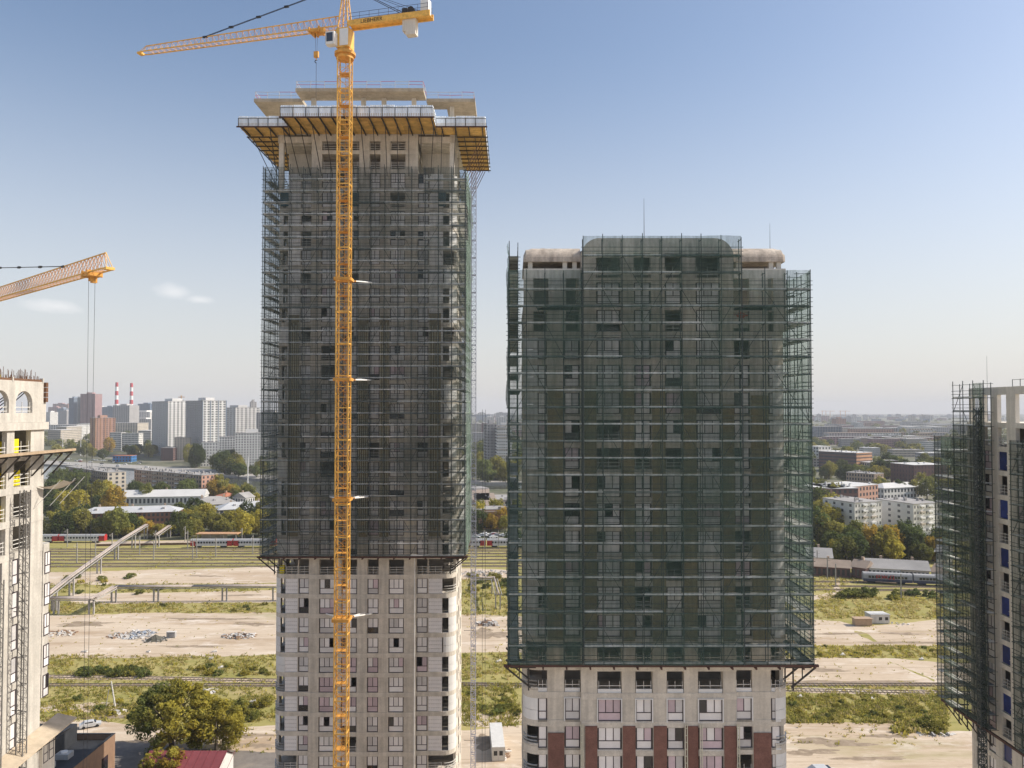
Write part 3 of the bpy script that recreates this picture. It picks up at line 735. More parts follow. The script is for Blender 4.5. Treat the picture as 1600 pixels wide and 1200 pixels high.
    for s in (-1, 1):
        b = MB(); b.tube((x+s*ropes, 0, zj-.4), (x+s*ropes*.55, 0, hookz-Z), .022, 5); up(b, 'hoist_rope', ROPE)
    b = MB(); b.prism([(x-.35,-.18),(x+.35,-.18),(x+.35,.18),(x-.35,.18)], hookz-Z-.9, hookz-Z); b.tube((x,0,hookz-Z-.9), (x,0,hookz-Z-1.3), .08, 6)
    for i in range(7):
        t0, t1 = R(-90+i*32), R(-90+(i+1)*32)
        b.bar((x+.22*math.cos(t0),0,hookz-Z-1.5+.22*math.sin(t0)), (x+.22*math.cos(t1),0,hookz-Z-1.5+.22*math.sin(t1)), .09, mi=1)
    up(b, 'hook_block', [YELD, BLACK])
    if ropes < .3:
        b = MB(); b.tube((x, 0, hookz-Z-1.6), (x, 0, hookz-Z-7.0), .03, 5); up(b, 'sling', ROPE)
    for px in pend:
        hp = 1.75*(1-(1-taper)*px/L)
        b = MB(); A = Vector((.2,0,za+.1)); Q = Vector((px,0,zj+hp))
        for s in (-.09, .09): b.tube(tuple(A+Vector((0,s,0))), tuple(Q+Vector((0,s,0))), .045, 5)
        nk = 5
        for i in range(1, nk): c_ = A+(Q-A)*i/nk; b.box(c_.x-.35, c_.x+.35, -.16, .16, c_.z-.12, c_.z+.12)
        b.box(Q.x-.6, Q.x+.2, -.14, .14, Q.z-.12, Q.z+.12)
        up(b, 'pendant_bar', BLACK)
    # counter-jib
    c = counter; b = MB()
    for s in (-.75, .75): b.box(-c, -.9, s-.12, s+.12, zj-.35, zj+.5)
    b.box(-c+.1, -.9, -.62, .62, zj-.1, zj-.02); up(b, 'counter_jib', YEL)
    b = MB()
    for s in (-.85, .85):
        for z in (.95, 1.5): b.bar((-c+.2, s, zj+z), (-1, s, zj+z), .04)
        for i in range(9): b.bar((-c+.3+i*(c-1.5)/8, s, zj+.5), (-c+.3+i*(c-1.5)/8, s, zj+1.5), .04)
    up(b, 'handrail', ROPE)
    b = MB(); b.box(-c+2.3, -c+3.8, -.55, .55, zj-2.6, zj-.2); b.box(-c+3.82, -c+4.3, -.55, .55, zj-2.0, zj-.2); up(b, 'counterweight', CONC2)
    b = MB(); b.box(-c+.3, -c+1.5, -.6, .6, zj+.3, zj+2.3); up(b, 'control_cabinet', WHITEP)
    b = MB(); b.tube((-c+3, -.7, zj+.95), (-c+3, .7, zj+.95), .5, 12); b.box(-c+1.8, -c+4, -.5, .5, zj+.2, zj+.6); b.box(-c+3.6, -c+4.4, -.4, .5, zj+.5, zj+1.4); up(b, 'hoist_winch', STEELD)
    b = MB()
    for s in (-.5, .5): b.tube((-.2, s*.4, za), (-c+4, s, zj+.6), .05, 5); b.tube((-.2, s*.3, za-.1), (-c+1.5, s, zj+.6), .03, 5)
    up(b, 'pendant_bar', BLACK)
    if lettering:
        me = text_mesh(lettering, .82, BLACK)
        o = place('lettering', me, root); M = Matrix.Translation((0,0,Z)) @ Matrix.Rotation(rz, 4, 'Z') @ Matrix.Translation((-4.6, .885, zj-.2)) @ Matrix.Rotation(math.pi, 4, 'Z') @ Matrix.Rotation(math.pi/2, 4, 'X')
        o.matrix_local = M
    return root
CY = 114.3
XM = P(536, 640, CY).x
zm = ZV(93, CY)
cl = []
for v, ur, ul, ve in ((437,586,522,442), (593,584,513,594), (780,578,514,776), (967,581,510,959)):
    z = ZV(v, CY); w_ = lambda u, dv: tuple(P(u, ve+dv, 123.4) - Vector((XM, CY, 0)))
    cl.append((z, [((1.2,1.2), w_(ur, 0)), ((1.0,1.25), w_(ur-11, -1.5)), ((-1.2,1.2), w_(ul, 0))]))
crane('yellow lattice tower crane standing against the tallest tower, jib over its roof', (XM, CY, 0), zm, (-.97, .243), 34.6, (24.0,), 4.7, ZV(72, CY)-.3, cl, lettering='LIEBHERR', ropes=.18)
tip = P(172, 419, 90.)
D2 = Vector((.757, -.653, 0)).normalized(); mp_ = tip - D2*56.2
crane('yellow crane jib reaching in past the white concrete building with arches', (mp_.x, mp_.y, 0), tip.z - 4.9, (D2.x, D2.y), 55.0, (42.0,), 51.0, 26.0, (), head=6.5, ropes=.95, taper=1.12)
# hoist mast at the corner of the tall tower
def hoist(label, x, y, z0, z1, w, mats, group, sh=3.0, tie=None, n=4, dg=.05):
    r = thing('hoist_mast', label, 'mast', (x, y, 0), group=group)
    s = lattice(w, sh, .085, dg, n, mats, 'mast_section')
    z = z0; 
    while z + sh <= z1 + .5: place('mast_section', s, r, (0, 0, z)); z += sh
    if tie:
        q = z0 + 5
        while q < z1: MB().bar((0, 0, q), (tie[0], tie[1], q), .06).obj('wall_tie', STEELD, r); q += 9.2
    return r
hx = P(740, 640, 133.).x
hoist('slender lattice hoist mast running up beside the tallest tower', hx, 133, 0, ZV(268, 133), .8, [MASTL, MASTL], 'lattice hoist masts', tie=(-1.6, 0))
for i, dx in enumerate((1.5, 2.0)):
    tag(MB().tube((hx+dx, 133.5, 0), (hx+dx, 133.5, ZV(640, 133)), .03, 5).obj('guide_cable', ROPE), 'thin vertical cable hanging beside the lattice hoist mast', 'cable', 'hoist cables')

# ================================================================ white building with arches (sunlit side wall)
B3 = thing('concrete_building', 'pale concrete building with round arches and starter bars at its top', 'building', (-47, 79, 0), group='towers under construction')
zk = lambda k: ZV(670, 75.) + ST*k
def by(u): return 47*FPX/(800-u) - 79.0        # wall coordinate under direction u
sl = MB().prism([(-18,-19), (0,-19), (0,-.6), (-18,-.6)], 0, .62).mesh('floor_slab', CONCW)
for k in range(-20, 1): place('floor_slab', sl, B3, (.0, 0, zk(k)))
for y0, y1 in ((-19,-17.3),(-14.2,-12.6),(-9.4,-6.95+.0),(by(12.5),by(24)),(by(49.5),-.6)):
    if y0 == -9.4: continue
    MB().box(-.5, -.03, y0, y1, 0, zk(0)+.1).obj('pier', CONCW, B3)
MB().box(-.5, -.03, -11.2, -9.4, 0, zk(0)+.1).obj('pier', CONCW, B3)
MB().box(-8, -4, -18, -2, 0, zk(0)+2.5).obj('core_wall', INNER, B3)
MB().box(-18, -.5, -1.2, -.62, 0, zk(0)).obj('rear_wall', CONCW, B3)
for k in range(-3, 1):
    z = zk(k) - WH - .06
    for y0, y1 in ((by(24), by(49.5)), (-9.4, by(12.5))):
        guard(B3, -.2, -.2 + (y1-y0), z, y0, 3 if k else 2, 'y')
for z, y in ((zk(0)-WH-.05, by(27)), (zk(-1)-WH-.05, by(1)), (zk(-2)-WH-.05, by(2)), (zk(1)+.6, by(-3)), (zk(-1)-WH, by(30))):
    for i in range(2): MB().box(-1.6, -.7, y+i*.75, y+i*.75+.68, z, z+1.25+.2*i).obj('material_stack', YBAG, B3)
# arched storey
za0, za1 = zk(0)+.62, ZV(597, 78.)
def arch_wall(yl, yr, arches, z0, z1, x0=-.45, x1=0.02):
    b = MB(); cur = yl
    for c, w, zs, zb in arches:
        a0, a1 = c-w/2, c+w/2; n = 12
        b.box(x0, x1, cur, a0, z0, z1); b.box(x0, x1, a0, a1, z0, zb)
        pts = [(a0, zs)] + [(c - w/2*math.cos(math.pi*i/n), zs + w/2*.92*math.sin(math.pi*i/n)) for i in range(1, n)] + [(a1, zs)]
        for (ya, z_a), (yb, z_b) in zip(pts, pts[1:]):
            k = len(b.v)
            b.v += [(x0,ya,z_a),(x1,ya,z_a),(x1,yb,z_b),(x0,yb,z_b),(x0,ya,z1),(x1,ya,z1),(x1,yb,z1),(x0,yb,z1)]
            for f in ((0,3,2,1),(4,5,6,7),(1,2,6,5),(3,0,4,7)): b.f.append(tuple(k+i for i in f)); b.m.append(0)
        b.box(x0, x1, zb and a0 or a0, a0, z0, z0+.001) if False else None
        cur = a1
    b.box(x0, x1, cur, yr, z0, z1)
    return b
aw, ac = by(50.5)-by(24.5), (by(50.5)+by(24.5))/2
zb_ = ZV(645, 75.)
zs_ = ZV(611, 75.) - aw/2*.92
arch_wall(-12.5, -.9, [(ac-3.55*2, aw, zs_, zb_), (ac-3.55, aw, zs_, zb_), (ac, aw, zs_, zb_)], za0, za1).obj('arched_wall', CONCW, B3)
for i in range(3): guard(B3, -.2, -.2+aw, zb_-.2, ac-aw/2-3.55*i, 2, 'y')
MB().box(-.2, .22, -12, -.25, za0-.75, za0-.02).obj('string_course', CONCW, B3)
MB().box(-5, -4.6, -12, -1, za0, za1-.4).obj('rear_wall', CONC2, B3)
for i in range(5): MB().bar((-4.4+i*.3, -5.6+i*.5, za0+.2), (-1.0, -3.6+i*.45, za1-.8), .09).obj('prop', STEELD, B3)
MB().box(-.5, .02, -.9, -.45, za0, ZV(628, 78)).obj('return_wall', CONCW, B3)
for i in range(4): MB().box(-.4+.0, .25, -.86+.0, -.5, za1-2.0+i*.5, za1-1.56+i*.5+.02).obj('formwork_board', RUST, B3)
b = MB()
for i in range(90):
    y = -12 + rnd.uniform(0, 11.3); x = rnd.choice((-.08, -.38)); h = rnd.uniform(.3, .6) if rnd.random() < .75 else rnd.uniform(.8, 1.3)
    b.bar((x, y, za1-.1), (x+rnd.uniform(-.06,.06), y+rnd.uniform(-.06,.06), za1+h), .03)
tag(b.obj('starter_bar', RUST, B3), kind='stuff')
for yc in (ac-.3, ac-3.6):       # fan of longer bars above each arch
    for i in range(11):
        y = yc + (i-5)*.14; MB().bar((-.2, y, za1), (-.2, y+(i-5)*.01, za1+1.05*math.sqrt(max(.05, 1-((i-5)/5.6)**2))), .022).obj('rebar', RUST, B3)
for y in (ac-1.75, -1.0): MB().box(-.3, .05, y-.1, y+.1, za1-.1, za1+.35).obj('formwork_stub', CONCW, B3)
MB().box(-.35, -.05, -12, -1, za1+.0, za1+.22).obj('formwork_board', RUST, B3)
# closed storeys with windows lower down
for k in range(-12, -3):
    z = zk(k) - WH - .06
    MB().box(-.4, -.02, by(8), by(23), z, zk(k)).obj('wall_panel', CONCW, B3)
    MB().box(-.4, -.02, by(33.5), by(49.6), z, zk(k)).obj('wall_panel', CONCW, B3)
    if k > -12: window(B3, -.08, -.08+(by(33.5)-by(23)), z, by(23), 1, (6,1,.5,.8,0), axis='y', lowmat=PANE_W)
    if k in (-12,): guard(B3, -.1, -.1+(by(33.5)-by(23)), z, by(23), 3, 'y')
    if k > -10: guard(B3, -.15, -.15+2.2, z, -9.35, 3, 'y')
zc_, zd_ = ZV(1085, 79.5), ZV(848, 79.5)
MB().prism([(-3,-.55), (.03,-.55), (.06,.2), (-.1,.7), (-.6,1.05), (-3,1.15)], zc_, zd_).obj('corner_bay', CONCW, B3)
for v in (862, 911, 958.5, 1007, 1054):
    z = ZV(v, 79.) - WH*.92
    window(B3, .10, .10+.95, z, -.35, 2, (7,1,0,1.2,.6), h=WH*.92, axis='y', lowmat=PANE_W)
# work platform on raking brackets
PLATD = mat('platform_planks', (.40,.30,.20), .8, .2, 1.5)
zp = ZV(703, 79.)
b = MB(); b.box(.3, 1.9, -14, 1.5, zp-.16, zp); b.obj('platform_deck', PLATD, B3)
for i in range(9):
    y = -12.6 + i*1.7
    b = MB(); b.bar((.0, y, zp-.25), (1.95, y, zp-.25), .12, .16); b.bar((1.85, y, zp-.3), (.05, y-.25, zp-2.4), .13); b.obj('bracket', STEELD, B3)
MB().bar((1.93, -14, zp-.02), (1.93, 1.6, zp-.02), .1, .24).obj('platform_edge', PLATD, B3)
# sagging catch net
NETW = mat('catch_net', (.62,.58,.50), .9, .1, 2)
b = MB(); n = 10; zn = ZV(757, 79)
for i in range(n+1):
    for j in range(5):
        t, s = i/n, j/4
        b.v.append((.1+s*1.9, -1.8+t*4.2*(1-.35*s) + s*1.2, zn + .5*s - .45*math.sin(math.pi*t)*(1-s*.4) - .3*math.sin(math.pi*s)))
for i in range(n):
    for j in range(4): k = i*5+j; b.f.append((k, k+1, k+6, k+5)); b.m.append(0)
b.obj('catch_net', NETW, B3, smooth=True)
for y in (-1.8, .9, 2.6): MB().bar((.0, y-.4, zn-2.2), (2.0, y+.6, zn+.52), .05).obj('net_pole', PIPEW, B3)
hoist('dark lattice mast fixed to the sunlit wall of the building with arches', -45.9, 45.9*FPX/758, 0, ZV(735, 74.), .62, [MASTG, MASTG], 'lattice hoist masts', sh=2.6, tie=(-1.0, .1), dg=.028)
hoist('dark lattice mast on the arched building, beside its open storeys', -46.2, 46.2*FPX/796, 0, ZV(872, 71), .5, [MASTG, MASTG], 'lattice hoist masts', sh=2.6, tie=(-.8, .1), dg=.028)
# canopy and podium
PLATC = mat('canopy_boards', (.50,.41,.30), .8, .15, 1)
zcan = ZV(1150, 77)
b = MB(); k = len(b.v)
b.v += [(.0,-9,zcan-.4),(1.9,-9,zcan-.9),(1.9,2.6,zcan-.1),(.0,2.4,zcan+.4)]; b.v += [(x,y,z+.14) for x,y,z in b.v[:4]]
for f in ((0,3,2,1),(4,5,6,7),(0,1,5,4),(1,2,6,5),(2,3,7,6),(3,0,4,7)): b.f.append(f); b.m.append(0)
b.obj('canopy', PLATC, B3)
for i in range(5): MB().bar((0,-8+i*2.4,zcan-1.8), (1.8,-8+i*2.4,zcan-.7), .08).obj('canopy_bracket', STEELD, B3)
MB().box(-16, .3, -.6, 1.5, 0, zcan-.9).obj('podium', CONC2, B3)
for y in (-.45, .5):
    window(B3, .32, .32+.8, zcan-3.4, y, 1, (1,2,0,5,0), axis='y')

# ================================================================ tower at the right edge (shaded side wall, blue sheeting)
X4 = 62.7
T4 = thing('residential_tower', 'concrete tower with blue sheeting in every second opening of its side', 'tower', (X4, 98, 0), group='towers under construction')
def wy(u): return X4*FPX/(u-800) - 98.0
z4 = lambda k: ZV(706, 99.8) + ST*k
YE = wy(1503); YN = -14.0
ztop = ZV(605, 101.)
sl = MB().prism(rrect(0, 26, YN, YE, 1.6), 0, .66).mesh('floor_slab', CONC2)
for k in range(-19, 2): place('floor_slab', sl, T4, (0, 0, z4(k)))
cols4 = [(YN+1.5,-12.2),(-9.8,-7.6),(-5.2,-3.0),(-.9,wy(1571.5)),(wy(1557.5),wy(1547)),(wy(1536),6.6),(8.4,YE-1.6)]
for y0, y1 in cols4:
    a, b_ = sorted((y0, y1)); MB().box(.03, .55, a, b_, 0, ztop-.5).obj('pier', CONC2, T4)
MB().box(2.2, 2.4, YN+2, YE-2, 0, z4(0)+.3).obj('dark_backing_wall', INNER, T4)  # wall added behind the openings so that they read dark
MB().box(5, 9, YN+2, YE-2, 0, z4(1)).obj('core_wall', INNER, T4)
MB().box(.02, .56, YN+1.6, YE-1.6, ztop-1.0, ztop).obj('parapet', CONC2, T4)
for i in range(9):
    y = YN+2+i*1.5; MB().bar((.3, y, ztop), (.3, y, ztop+.9), .06).obj('rail_post', TUBE, T4)
MB().bar((.3, YN+2, ztop+.85), (.3, YN+14, ztop+.85), .05).obj('rail_bar', TUBE, T4)
oy0, oy1 = wy(1571.5), wy(1557.5)
for k in range(-13, 2):
    z = z4(k) - WH + .003; wd = oy1 - oy0
    if k == 1:
        guard(T4, .2, .2+wd, z, oy1, 2, '-y'); guard(T4, .2, .2+1.1, z, wy(1537), 2, '-y'); continue
    if k % 2 == 0 and k < 1:
        MB().box(.22, .27, oy0+.12, oy1-.03, z+.05, z+WH-.02).obj('blue_sheet', BLUE, T4)
        b = MB(); 
        b.box(.19, .215, oy0+.2, oy0+.42, z+.6, z+.72)
        b.obj('sheet_label', PANE_G, T4)
    else: guard(T4, .2, .2+wd, z, oy1, 3, '-y')
    window(T4, .15, .15+(wy(1536)-wy(1547))-.02, z, wy(1536), 2, (3,3,2,2,1), axis='-y')
    for ya, yb in ((8.4,6.6),(-.9+.0,-3.0+.0)): window(T4, .15, .15+1.75, z, ya, 2, (3,3,2,2,1), axis='-y')
    corner = MB()
    for s in range(1): pass
b = MB(); n = 7; r_ = 1.6
for i in range(n):
    p = []
    for t, q in ((i, r_), (i+1, r_), (i+1, r_-.2), (i, r_-.2)):
        an = R(90 + 90*t/n); p.append((r_ + q*math.cos(an), YE - r_ + q*math.sin(an)))
    b.prism(p, 0, z4(1))
b.obj('corner_wall', CONC2, T4)
for k in range(-13, -8):
    for ya in (9.2, 7.2): window(T4, -.03, 1.4, z4(k)-WH, ya, 2, (5,2,1,1,1), axis='-y') if False else None
S4 = thing('facade_scaffold', 'green netted scaffold stepped in height on the tower with blue sheeting', 'scaffold', (X4, 98, 0), group='netted facade scaffolds')
zs0 = ZV(1097, 110.8) + .2
Xo = 1.65
sy = lambda u: (X4-Xo)*FPX/(u-800) - 98.0
run(S4, (-.45, sy(1489)), (0,-1), (-1,0), sy(1489)-sy(1537), 1.2, zs0, ZV(599, 104), NET4, bay=2.2, brace=True)
run(S4, (-.45, sy(1470)), (0,-1), (-1,0), sy(1470)-sy(1489)-.02, 1.2, zs0, ZV(684, 109), NET4, bay=1.7, brace=False)
run(S4, (-1.65, sy(1470)+.6), (1,0), (0,1), 9, 1.2, zs0, ZV(684, 109), NET4, bay=2.2, brace=False)
run(S4, (-.45, sy(1577)), (0,-1), (-1,0), 9.5, 1.2, zs0-.2, ZV(689, 96), NET4, bay=2.2, brace=True)
MB().box(-1.8, -1.5, -16, sy(1466)+.2, zs0-.35, zs0-.08).obj('ring_beam', STEELR, S4)
for y in (12.4, 10.4, 7.8, 5.2):
    b = MB(); b.bar((-1.9, y, zs0-.4), (1.4, y, zs0-.4), .16); b.bar((-1.8, y, zs0-.4), (.3, y, zs0-3.2), .14); b.bar((-.7, y, zs0-.4), (-.7, y, zs0-1.9), .1); b.bar((.0, y, zs0-.4), (.0, y, zs0-3.0), .12); b.obj('console', STEELD, S4)
hoist('dark lattice hoist mast between the two scaffolds of the blue-sheeted tower', X4-2.0, sy(1531)+98, 0, ZV(640, 102), .7, [TUBE, TUBE], 'lattice hoist masts', sh=2.6, tie=(1.6, 0), dg=.07)
for xy, v0, v1 in (((X4+2, 106), 600, 556),):
    MB().tube((2, 8, z4(1)), (2, 8, ZV(556, 106)), .04, 5, .015).obj('lightning_rod', ROPE, T4)
# ================================================================ ground
def ground_mat(name, cols, s1, s2, rough=.95):
    m = bpy.data.materials.new(name); m.use_nodes = True; N, L = m.node_tree.nodes, m.node_tree.links; b = N['Principled BSDF']
    b.inputs['Roughness'].default_value = rough; b.inputs['Specular IOR Level'].default_value = .15
    g = N.new('ShaderNodeNewGeometry'); out = None
    for i, (c1, c2, s, st) in enumerate(cols):
        mp = N.new('ShaderNodeMapping'); mp.inputs['Scale'].default_value = st; L.new(g.outputs['Position'], mp.inputs[0])
        nz = N.new('ShaderNodeTexNoise'); nz.inputs['Scale'].default_value = s; nz.inputs['Detail'].default_value = 8; nz.inputs['Roughness'].default_value = .68; L.new(mp.outputs[0], nz.inputs['Vector'])
        if out is None:
            cr = N.new('ShaderNodeValToRGB'); e = cr.color_ramp.elements; e[0].position = .36; e[1].position = .64; e[0].color = (*c1,1); e[1].color = (*c2,1); L.new(nz.outputs['Fac'], cr.inputs[0]); out = cr.outputs[0]
        else:
            r = N.new('ShaderNodeMapRange'); r.inputs[1].default_value = c2[0]; r.inputs[2].default_value = c2[1]; r.inputs[3].default_value = 0; r.inputs[4].default_value = c2[2]; L.new(nz.outputs['Fac'], r.inputs[0])
            mx = N.new('ShaderNodeMixRGB'); L.new(r.outputs[0], mx.inputs[0]); L.new(out, mx.inputs[1]); mx.inputs[2].default_value = (*c1,1); out = mx.outputs[0]
    L.new(out, b.inputs['Base Color'])
    MATS[name] = m
    return m
I3 = (1,1,1); ST3 = (.35,1.6,1)
GRASS = ground_mat('grass_ground', [((.27,.25,.075),(.40,.335,.135),.09,(.4,1,1)), ((.40,.30,.18),(.55,.72,.75),.06,ST3), ((.15,.165,.04),(.54,.7,.7),.35,(.5,1,1)), ((.44,.37,.22),(.58,.75,.6),1.3,I3)], 1, 1)
BARE  = ground_mat('bare_ground', [((.50,.395,.285),(.60,.50,.385),.045,(.5,1,1)), ((.38,.275,.18),(.50,.68,.9),.07,ST3), ((.70,.62,.53),(.54,.66,.75),.16,(.5,1,1)), ((.30,.22,.15),(.56,.72,.7),.9,ST3), ((.28,.26,.10),(.57,.66,.55),.035,(.25,1,1)), ((.33,.25,.175),(.56,.62,.6),.5,(.06,1.6,1)), ((.72,.65,.56),(.58,.66,.5),.3,(.10,1.2,1))], 1, 1)
FARG  = ground_mat('city_ground', [((.10,.11,.055),(.20,.185,.14),.012,I3), ((.34,.31,.27),(.56,.66,.8),.009,I3), ((.05,.065,.03),(.52,.62,.8),.016,I3)], 1, 1)
BALL  = ground_mat('track_ballast', [((.20,.145,.095),(.32,.25,.17),.5,ST3), ((.22,.20,.06),(.55,.7,.7),.12,(.3,1,1))], 1, 1)
ASPH  = ground_mat('asphalt', [((.17,.15,.135),(.24,.215,.19),.3,I3), ((.38,.31,.24),(.55,.75,.7),.08,I3)], 1, 1)
WATER = mat('river_water', (.065,.07,.062), .16, .25, .04, spec=.5, bump=.25)
GREYC = mat('grey_concrete', (.36,.34,.31), .9, .15, .3, streak=.15)
b = MB(); 
XS = [-9000,-3000,-900,-400,-150,0,150,400,900,3000,9000]; YS = [-250,0,150,260,420,700,1200,2500,5000,12000]
for y in YS:
    for x in XS: b.v.append((x, y, 0))
for j in range(len(YS)-1):
    for i in range(len(XS)-1): k = j*len(XS)+i; b.f.append((k,k+1,k+1+len(XS),k+len(XS))); b.m.append(2 if YS[j+1] <= 150 else 0 if YS[j+1] <= 420 else 1)  # unseen near ground is bare sand, added to bounce light onto facades
tag(b.obj('ground', [GRASS, FARG, BARE]), kind='structure')
def lerp(pts, u):
    if u <= pts[0][0]: return pts[0][1]
    for (a, va), (c, vc) in zip(pts, pts[1:]):
        if u <= c: return va + (vc-va)*(u-a)/(c-a)
    return pts[-1][1]
def strip(name, top, bot, m, z, jit=1.2, n=90, kind='structure'):
    u0, u1 = top[0][0], top[-1][0]; b = MB()
    ph = rnd.uniform(0, 99)
    wob = lambda i, q: jit*(math.sin(i*.31+ph+q)*.6 + math.sin(i*.83+ph*2+q*3)*.35 + rnd.uniform(-.45,.45))
    for i in range(n+1):
        u = u0+(u1-u0)*i/n
        a, c = lerp(top, u)+wob(i, 0), lerp(bot, u)+wob(i, 5)
        for q in range(3): b.v.append(tuple(G(u, a+(c-a)*q/2, z)))
    for i in range(n):
        for q in range(2): k = i*3+q; b.f.append((k, k+1, k+4, k+3)[::-1]); b.m.append(0)
    return tag(b.obj(name, m), kind=kind)
strip('bare_ground', [(60,895),(250,890),(430,886),(700,888),(800,890)], [(60,914),(430,911),(700,906),(800,903)], BARE, .02, .8)
strip('bare_ground', [(110,927),(250,926),(430,922),(600,926)], [(110,944),(430,941),(600,942)], BARE, .02, .7)
strip('bare_ground', [(40,964),(200,958),(430,957),(735,960),(805,962),(1000,968)], [(40,1030),(300,1026),(430,1023),(735,1020),(805,1019),(1000,1022)], BARE, .022, 1.0, 120)
strip('bare_ground', [(1000,966),(1266,967),(1310,970),(1345,980),(1475,967),(1640,967)], [(1000,1010),(1266,1008),(1475,1009),(1640,1012)], BARE, .022, .8)
strip('bare_ground', [(1000,1030),(1266,1028),(1390,1028),(1475,1036),(1640,1034)], [(1000,1068),(1240,1071),(1475,1072),(1640,1074)], BARE, .022, .8)
strip('bare_ground', [(-200,1128),(150,1126),(300,1140),(430,1134),(735,1140),(800,1134),(1000,1130),(1230,1130),(1400,1131),(1440,1140),(1700,1150)], [(-200,1500),(430,1500),(1000,1500),(1700,1500)], BARE, .024, 1.6, 160)
WET = ground_mat('damp_earth', [((.24,.185,.13),(.36,.285,.21),.4,I3), ((.50,.40,.29),(.55,.7,.8),.5,I3)], 1, 1)
def blob(u, v, rx, ry, seed, m=WET):
    r = random.Random(seed); c = G(u, v, .03); n = 40; b = MB(); ph = [r.uniform(0, 6.3) for _ in range(4)]
    pts = []
    for i in range(n):
        t = 6.2832*i/n; q = 1 + .28*math.sin(2*t+ph[0]) + .2*math.sin(5*t+ph[1]) + .13*math.sin(9*t+ph[2]) + r.uniform(-.08,.08)
        pts.append((c.x+rx*q*math.cos(t), c.y+ry*q*math.sin(t)))
    b.v = [(x, y, .03+.0003*(seed % 9)) for x, y in pts]; b.f.append(tuple(range(n))); b.m.append(0)
    tag(b.obj('damp_patch', m), kind='structure')
for i, (u, v, rx, ry) in enumerate(((768,992,5,4),(752,986,3,3),(1330,1066,17,1.6),(1420,1004,12,1.5),(1290,1047,6,1.2),(130,975,9,2.5),(330,967,12,1.6),(300,1010,7,1.4),(395,975,6,2),(1410,990,6,1.2),(320,900,7,1.5),(1300,1160,7,2),(1390,1150,4,1.2),(1265,1175,5,1.5),(360,1150,9,1.2),(400,1165,4,1.2),(250,1160,7,2.2),(1360,1185,6,1),(760,1160,3,3),(1310,990,9,1),(160,1120,5,1.5),(380,930,8,1.2))): blob(u, v, rx, ry, i+1)
strip('dirt_path', [(40,1104),(140,1098),(240,1100)], [(40,1112),(140,1112),(240,1108)], BARE, .03, 1.5, 40)
strip('dirt_path', [(700,1108),(760,1116),(830,1112)], [(700,1128),(760,1136),(830,1130)], BARE, .03, 1.5, 30)
strip('dirt_path', [(1266,931),(1300,926),(1312,893)], [(1266,938),(1315,934),(1340,893)], BARE, .03, .8, 40)
strip('road', [(180,1158),(350,1172),(440,1176)], [(180,1240),(350,1260),(440,1270)], ASPH, .034, 1.0, 40)
strip('grass_verge', [(1390,1033),(1420,1046),(1460,1062)], [(1400,1037),(1430,1052),(1462,1066)], GRASS, .03, .8, 20)
strip('grass_verge', [(1335,985),(1352,988),(1375,1006)], [(1338,990),(1360,1000),(1378,1012)], GRASS, .03, .8, 20)
strip('river', [(-200,722),(60,727),(200,734),(330,742),(410,752),(640,757),(800,757),(900,757)], [(-200,742),(60,748),(215,757),(330,772),(410,776),(640,768),(800,764),(900,762)], WATER, .05, .25, 120)
strip('road', [(-200,716),(60,719),(200,726),(330,733),(410,742),(640,750),(900,752)], [(-200,720.5),(60,724.5),(200,731.5),(330,739),(410,748.5),(640,754.5),(900,755.5)], GREYC, .04, .1, 80)
# embankment wall along the far bank
b = MB(); pts = [G(u, lerp([(-200,722),(60,727),(200,734),(330,742),(410,752),(640,757),(900,757)], u)-.2) for u in range(-200, 901, 25)]
for p, q in zip(pts, pts[1:]): b.bar(p+Vector((0,0,.7)), q+Vector((0,0,.7)), .8, 2.2)
tag(b.obj('embankment_wall', GREYC), 'low grey stone embankment wall along the far river bank', 'wall')

# ---------------------------------------------------------------- railway
RAILM = mat('rail_steel', (.30,.25,.21), .4, .2, 2, metal=.6)
SLEEP = mat('sleeper', (.24,.20,.16), .9, .2, 1)
def track(label, a, c, group, bed=3.4, bedm=BALL):
    a = Vector(a); c = Vector(c); L = (c-a).length; rz = math.atan2(c.y-a.y, c.x-a.x)
    t = thing('railway_track', label, 'railway track', a, rz, group)
    b = MB(); n = 60
    for i in range(n+1):
        x = L*i/n
        for s in (-1, 1): b.v.append((x, s*(bed/2+rnd.uniform(-.5,.5)), .05 + rnd.uniform(0,.015)))
    for i in range(n): b.f.append((2*i, 2*i+2, 2*i+3, 2*i+1)); b.m.append(0)
    b.obj('ballast', bedm, t)
    for s in (-.76, .76): MB().box(0, L, s-.05, s+.05, .08, .26).obj('rail', RAILM, t)
    b = MB(); x = .3
    while x < L: b.box(x, x+.26, -1.35, 1.35, .05, .13); x += 1.1
    tag(b.obj('sleeper', SLEEP, t), kind='stuff')
    return t
def ln(u0, v0, u1, v1, z=0.0): return G(u0, v0, z), G(u1, v1, z)
track('single weedy track with pale bed crossing in front of the bare plots', *ln(-150,1053,1650,1086), None, 3.0, BARE)
track('disused overgrown rails beside the single weedy track', *ln(-150,1071,1650,1070), None, 2.2)
for i, v in enumerate((857.5, 861, 865, 869.5, 874.5, 880, 884.5)):
    track('parallel yard track with brown ballast and grass between', *ln(-120, v+1, 1000, v), 'parallel tracks of the rail yard', 3.6)
for i, v in enumerate((909.5, 916.5, 922)):
    track('yard track beside the grey passenger train', *ln(1090, v-2, 1640, v+2), 'tracks by the grey train', 3.4)
for i, v in enumerate((896,)):
    track('overgrown siding in front of the low sheds', *ln(1090, v, 1450, v+2), None, 2.4)
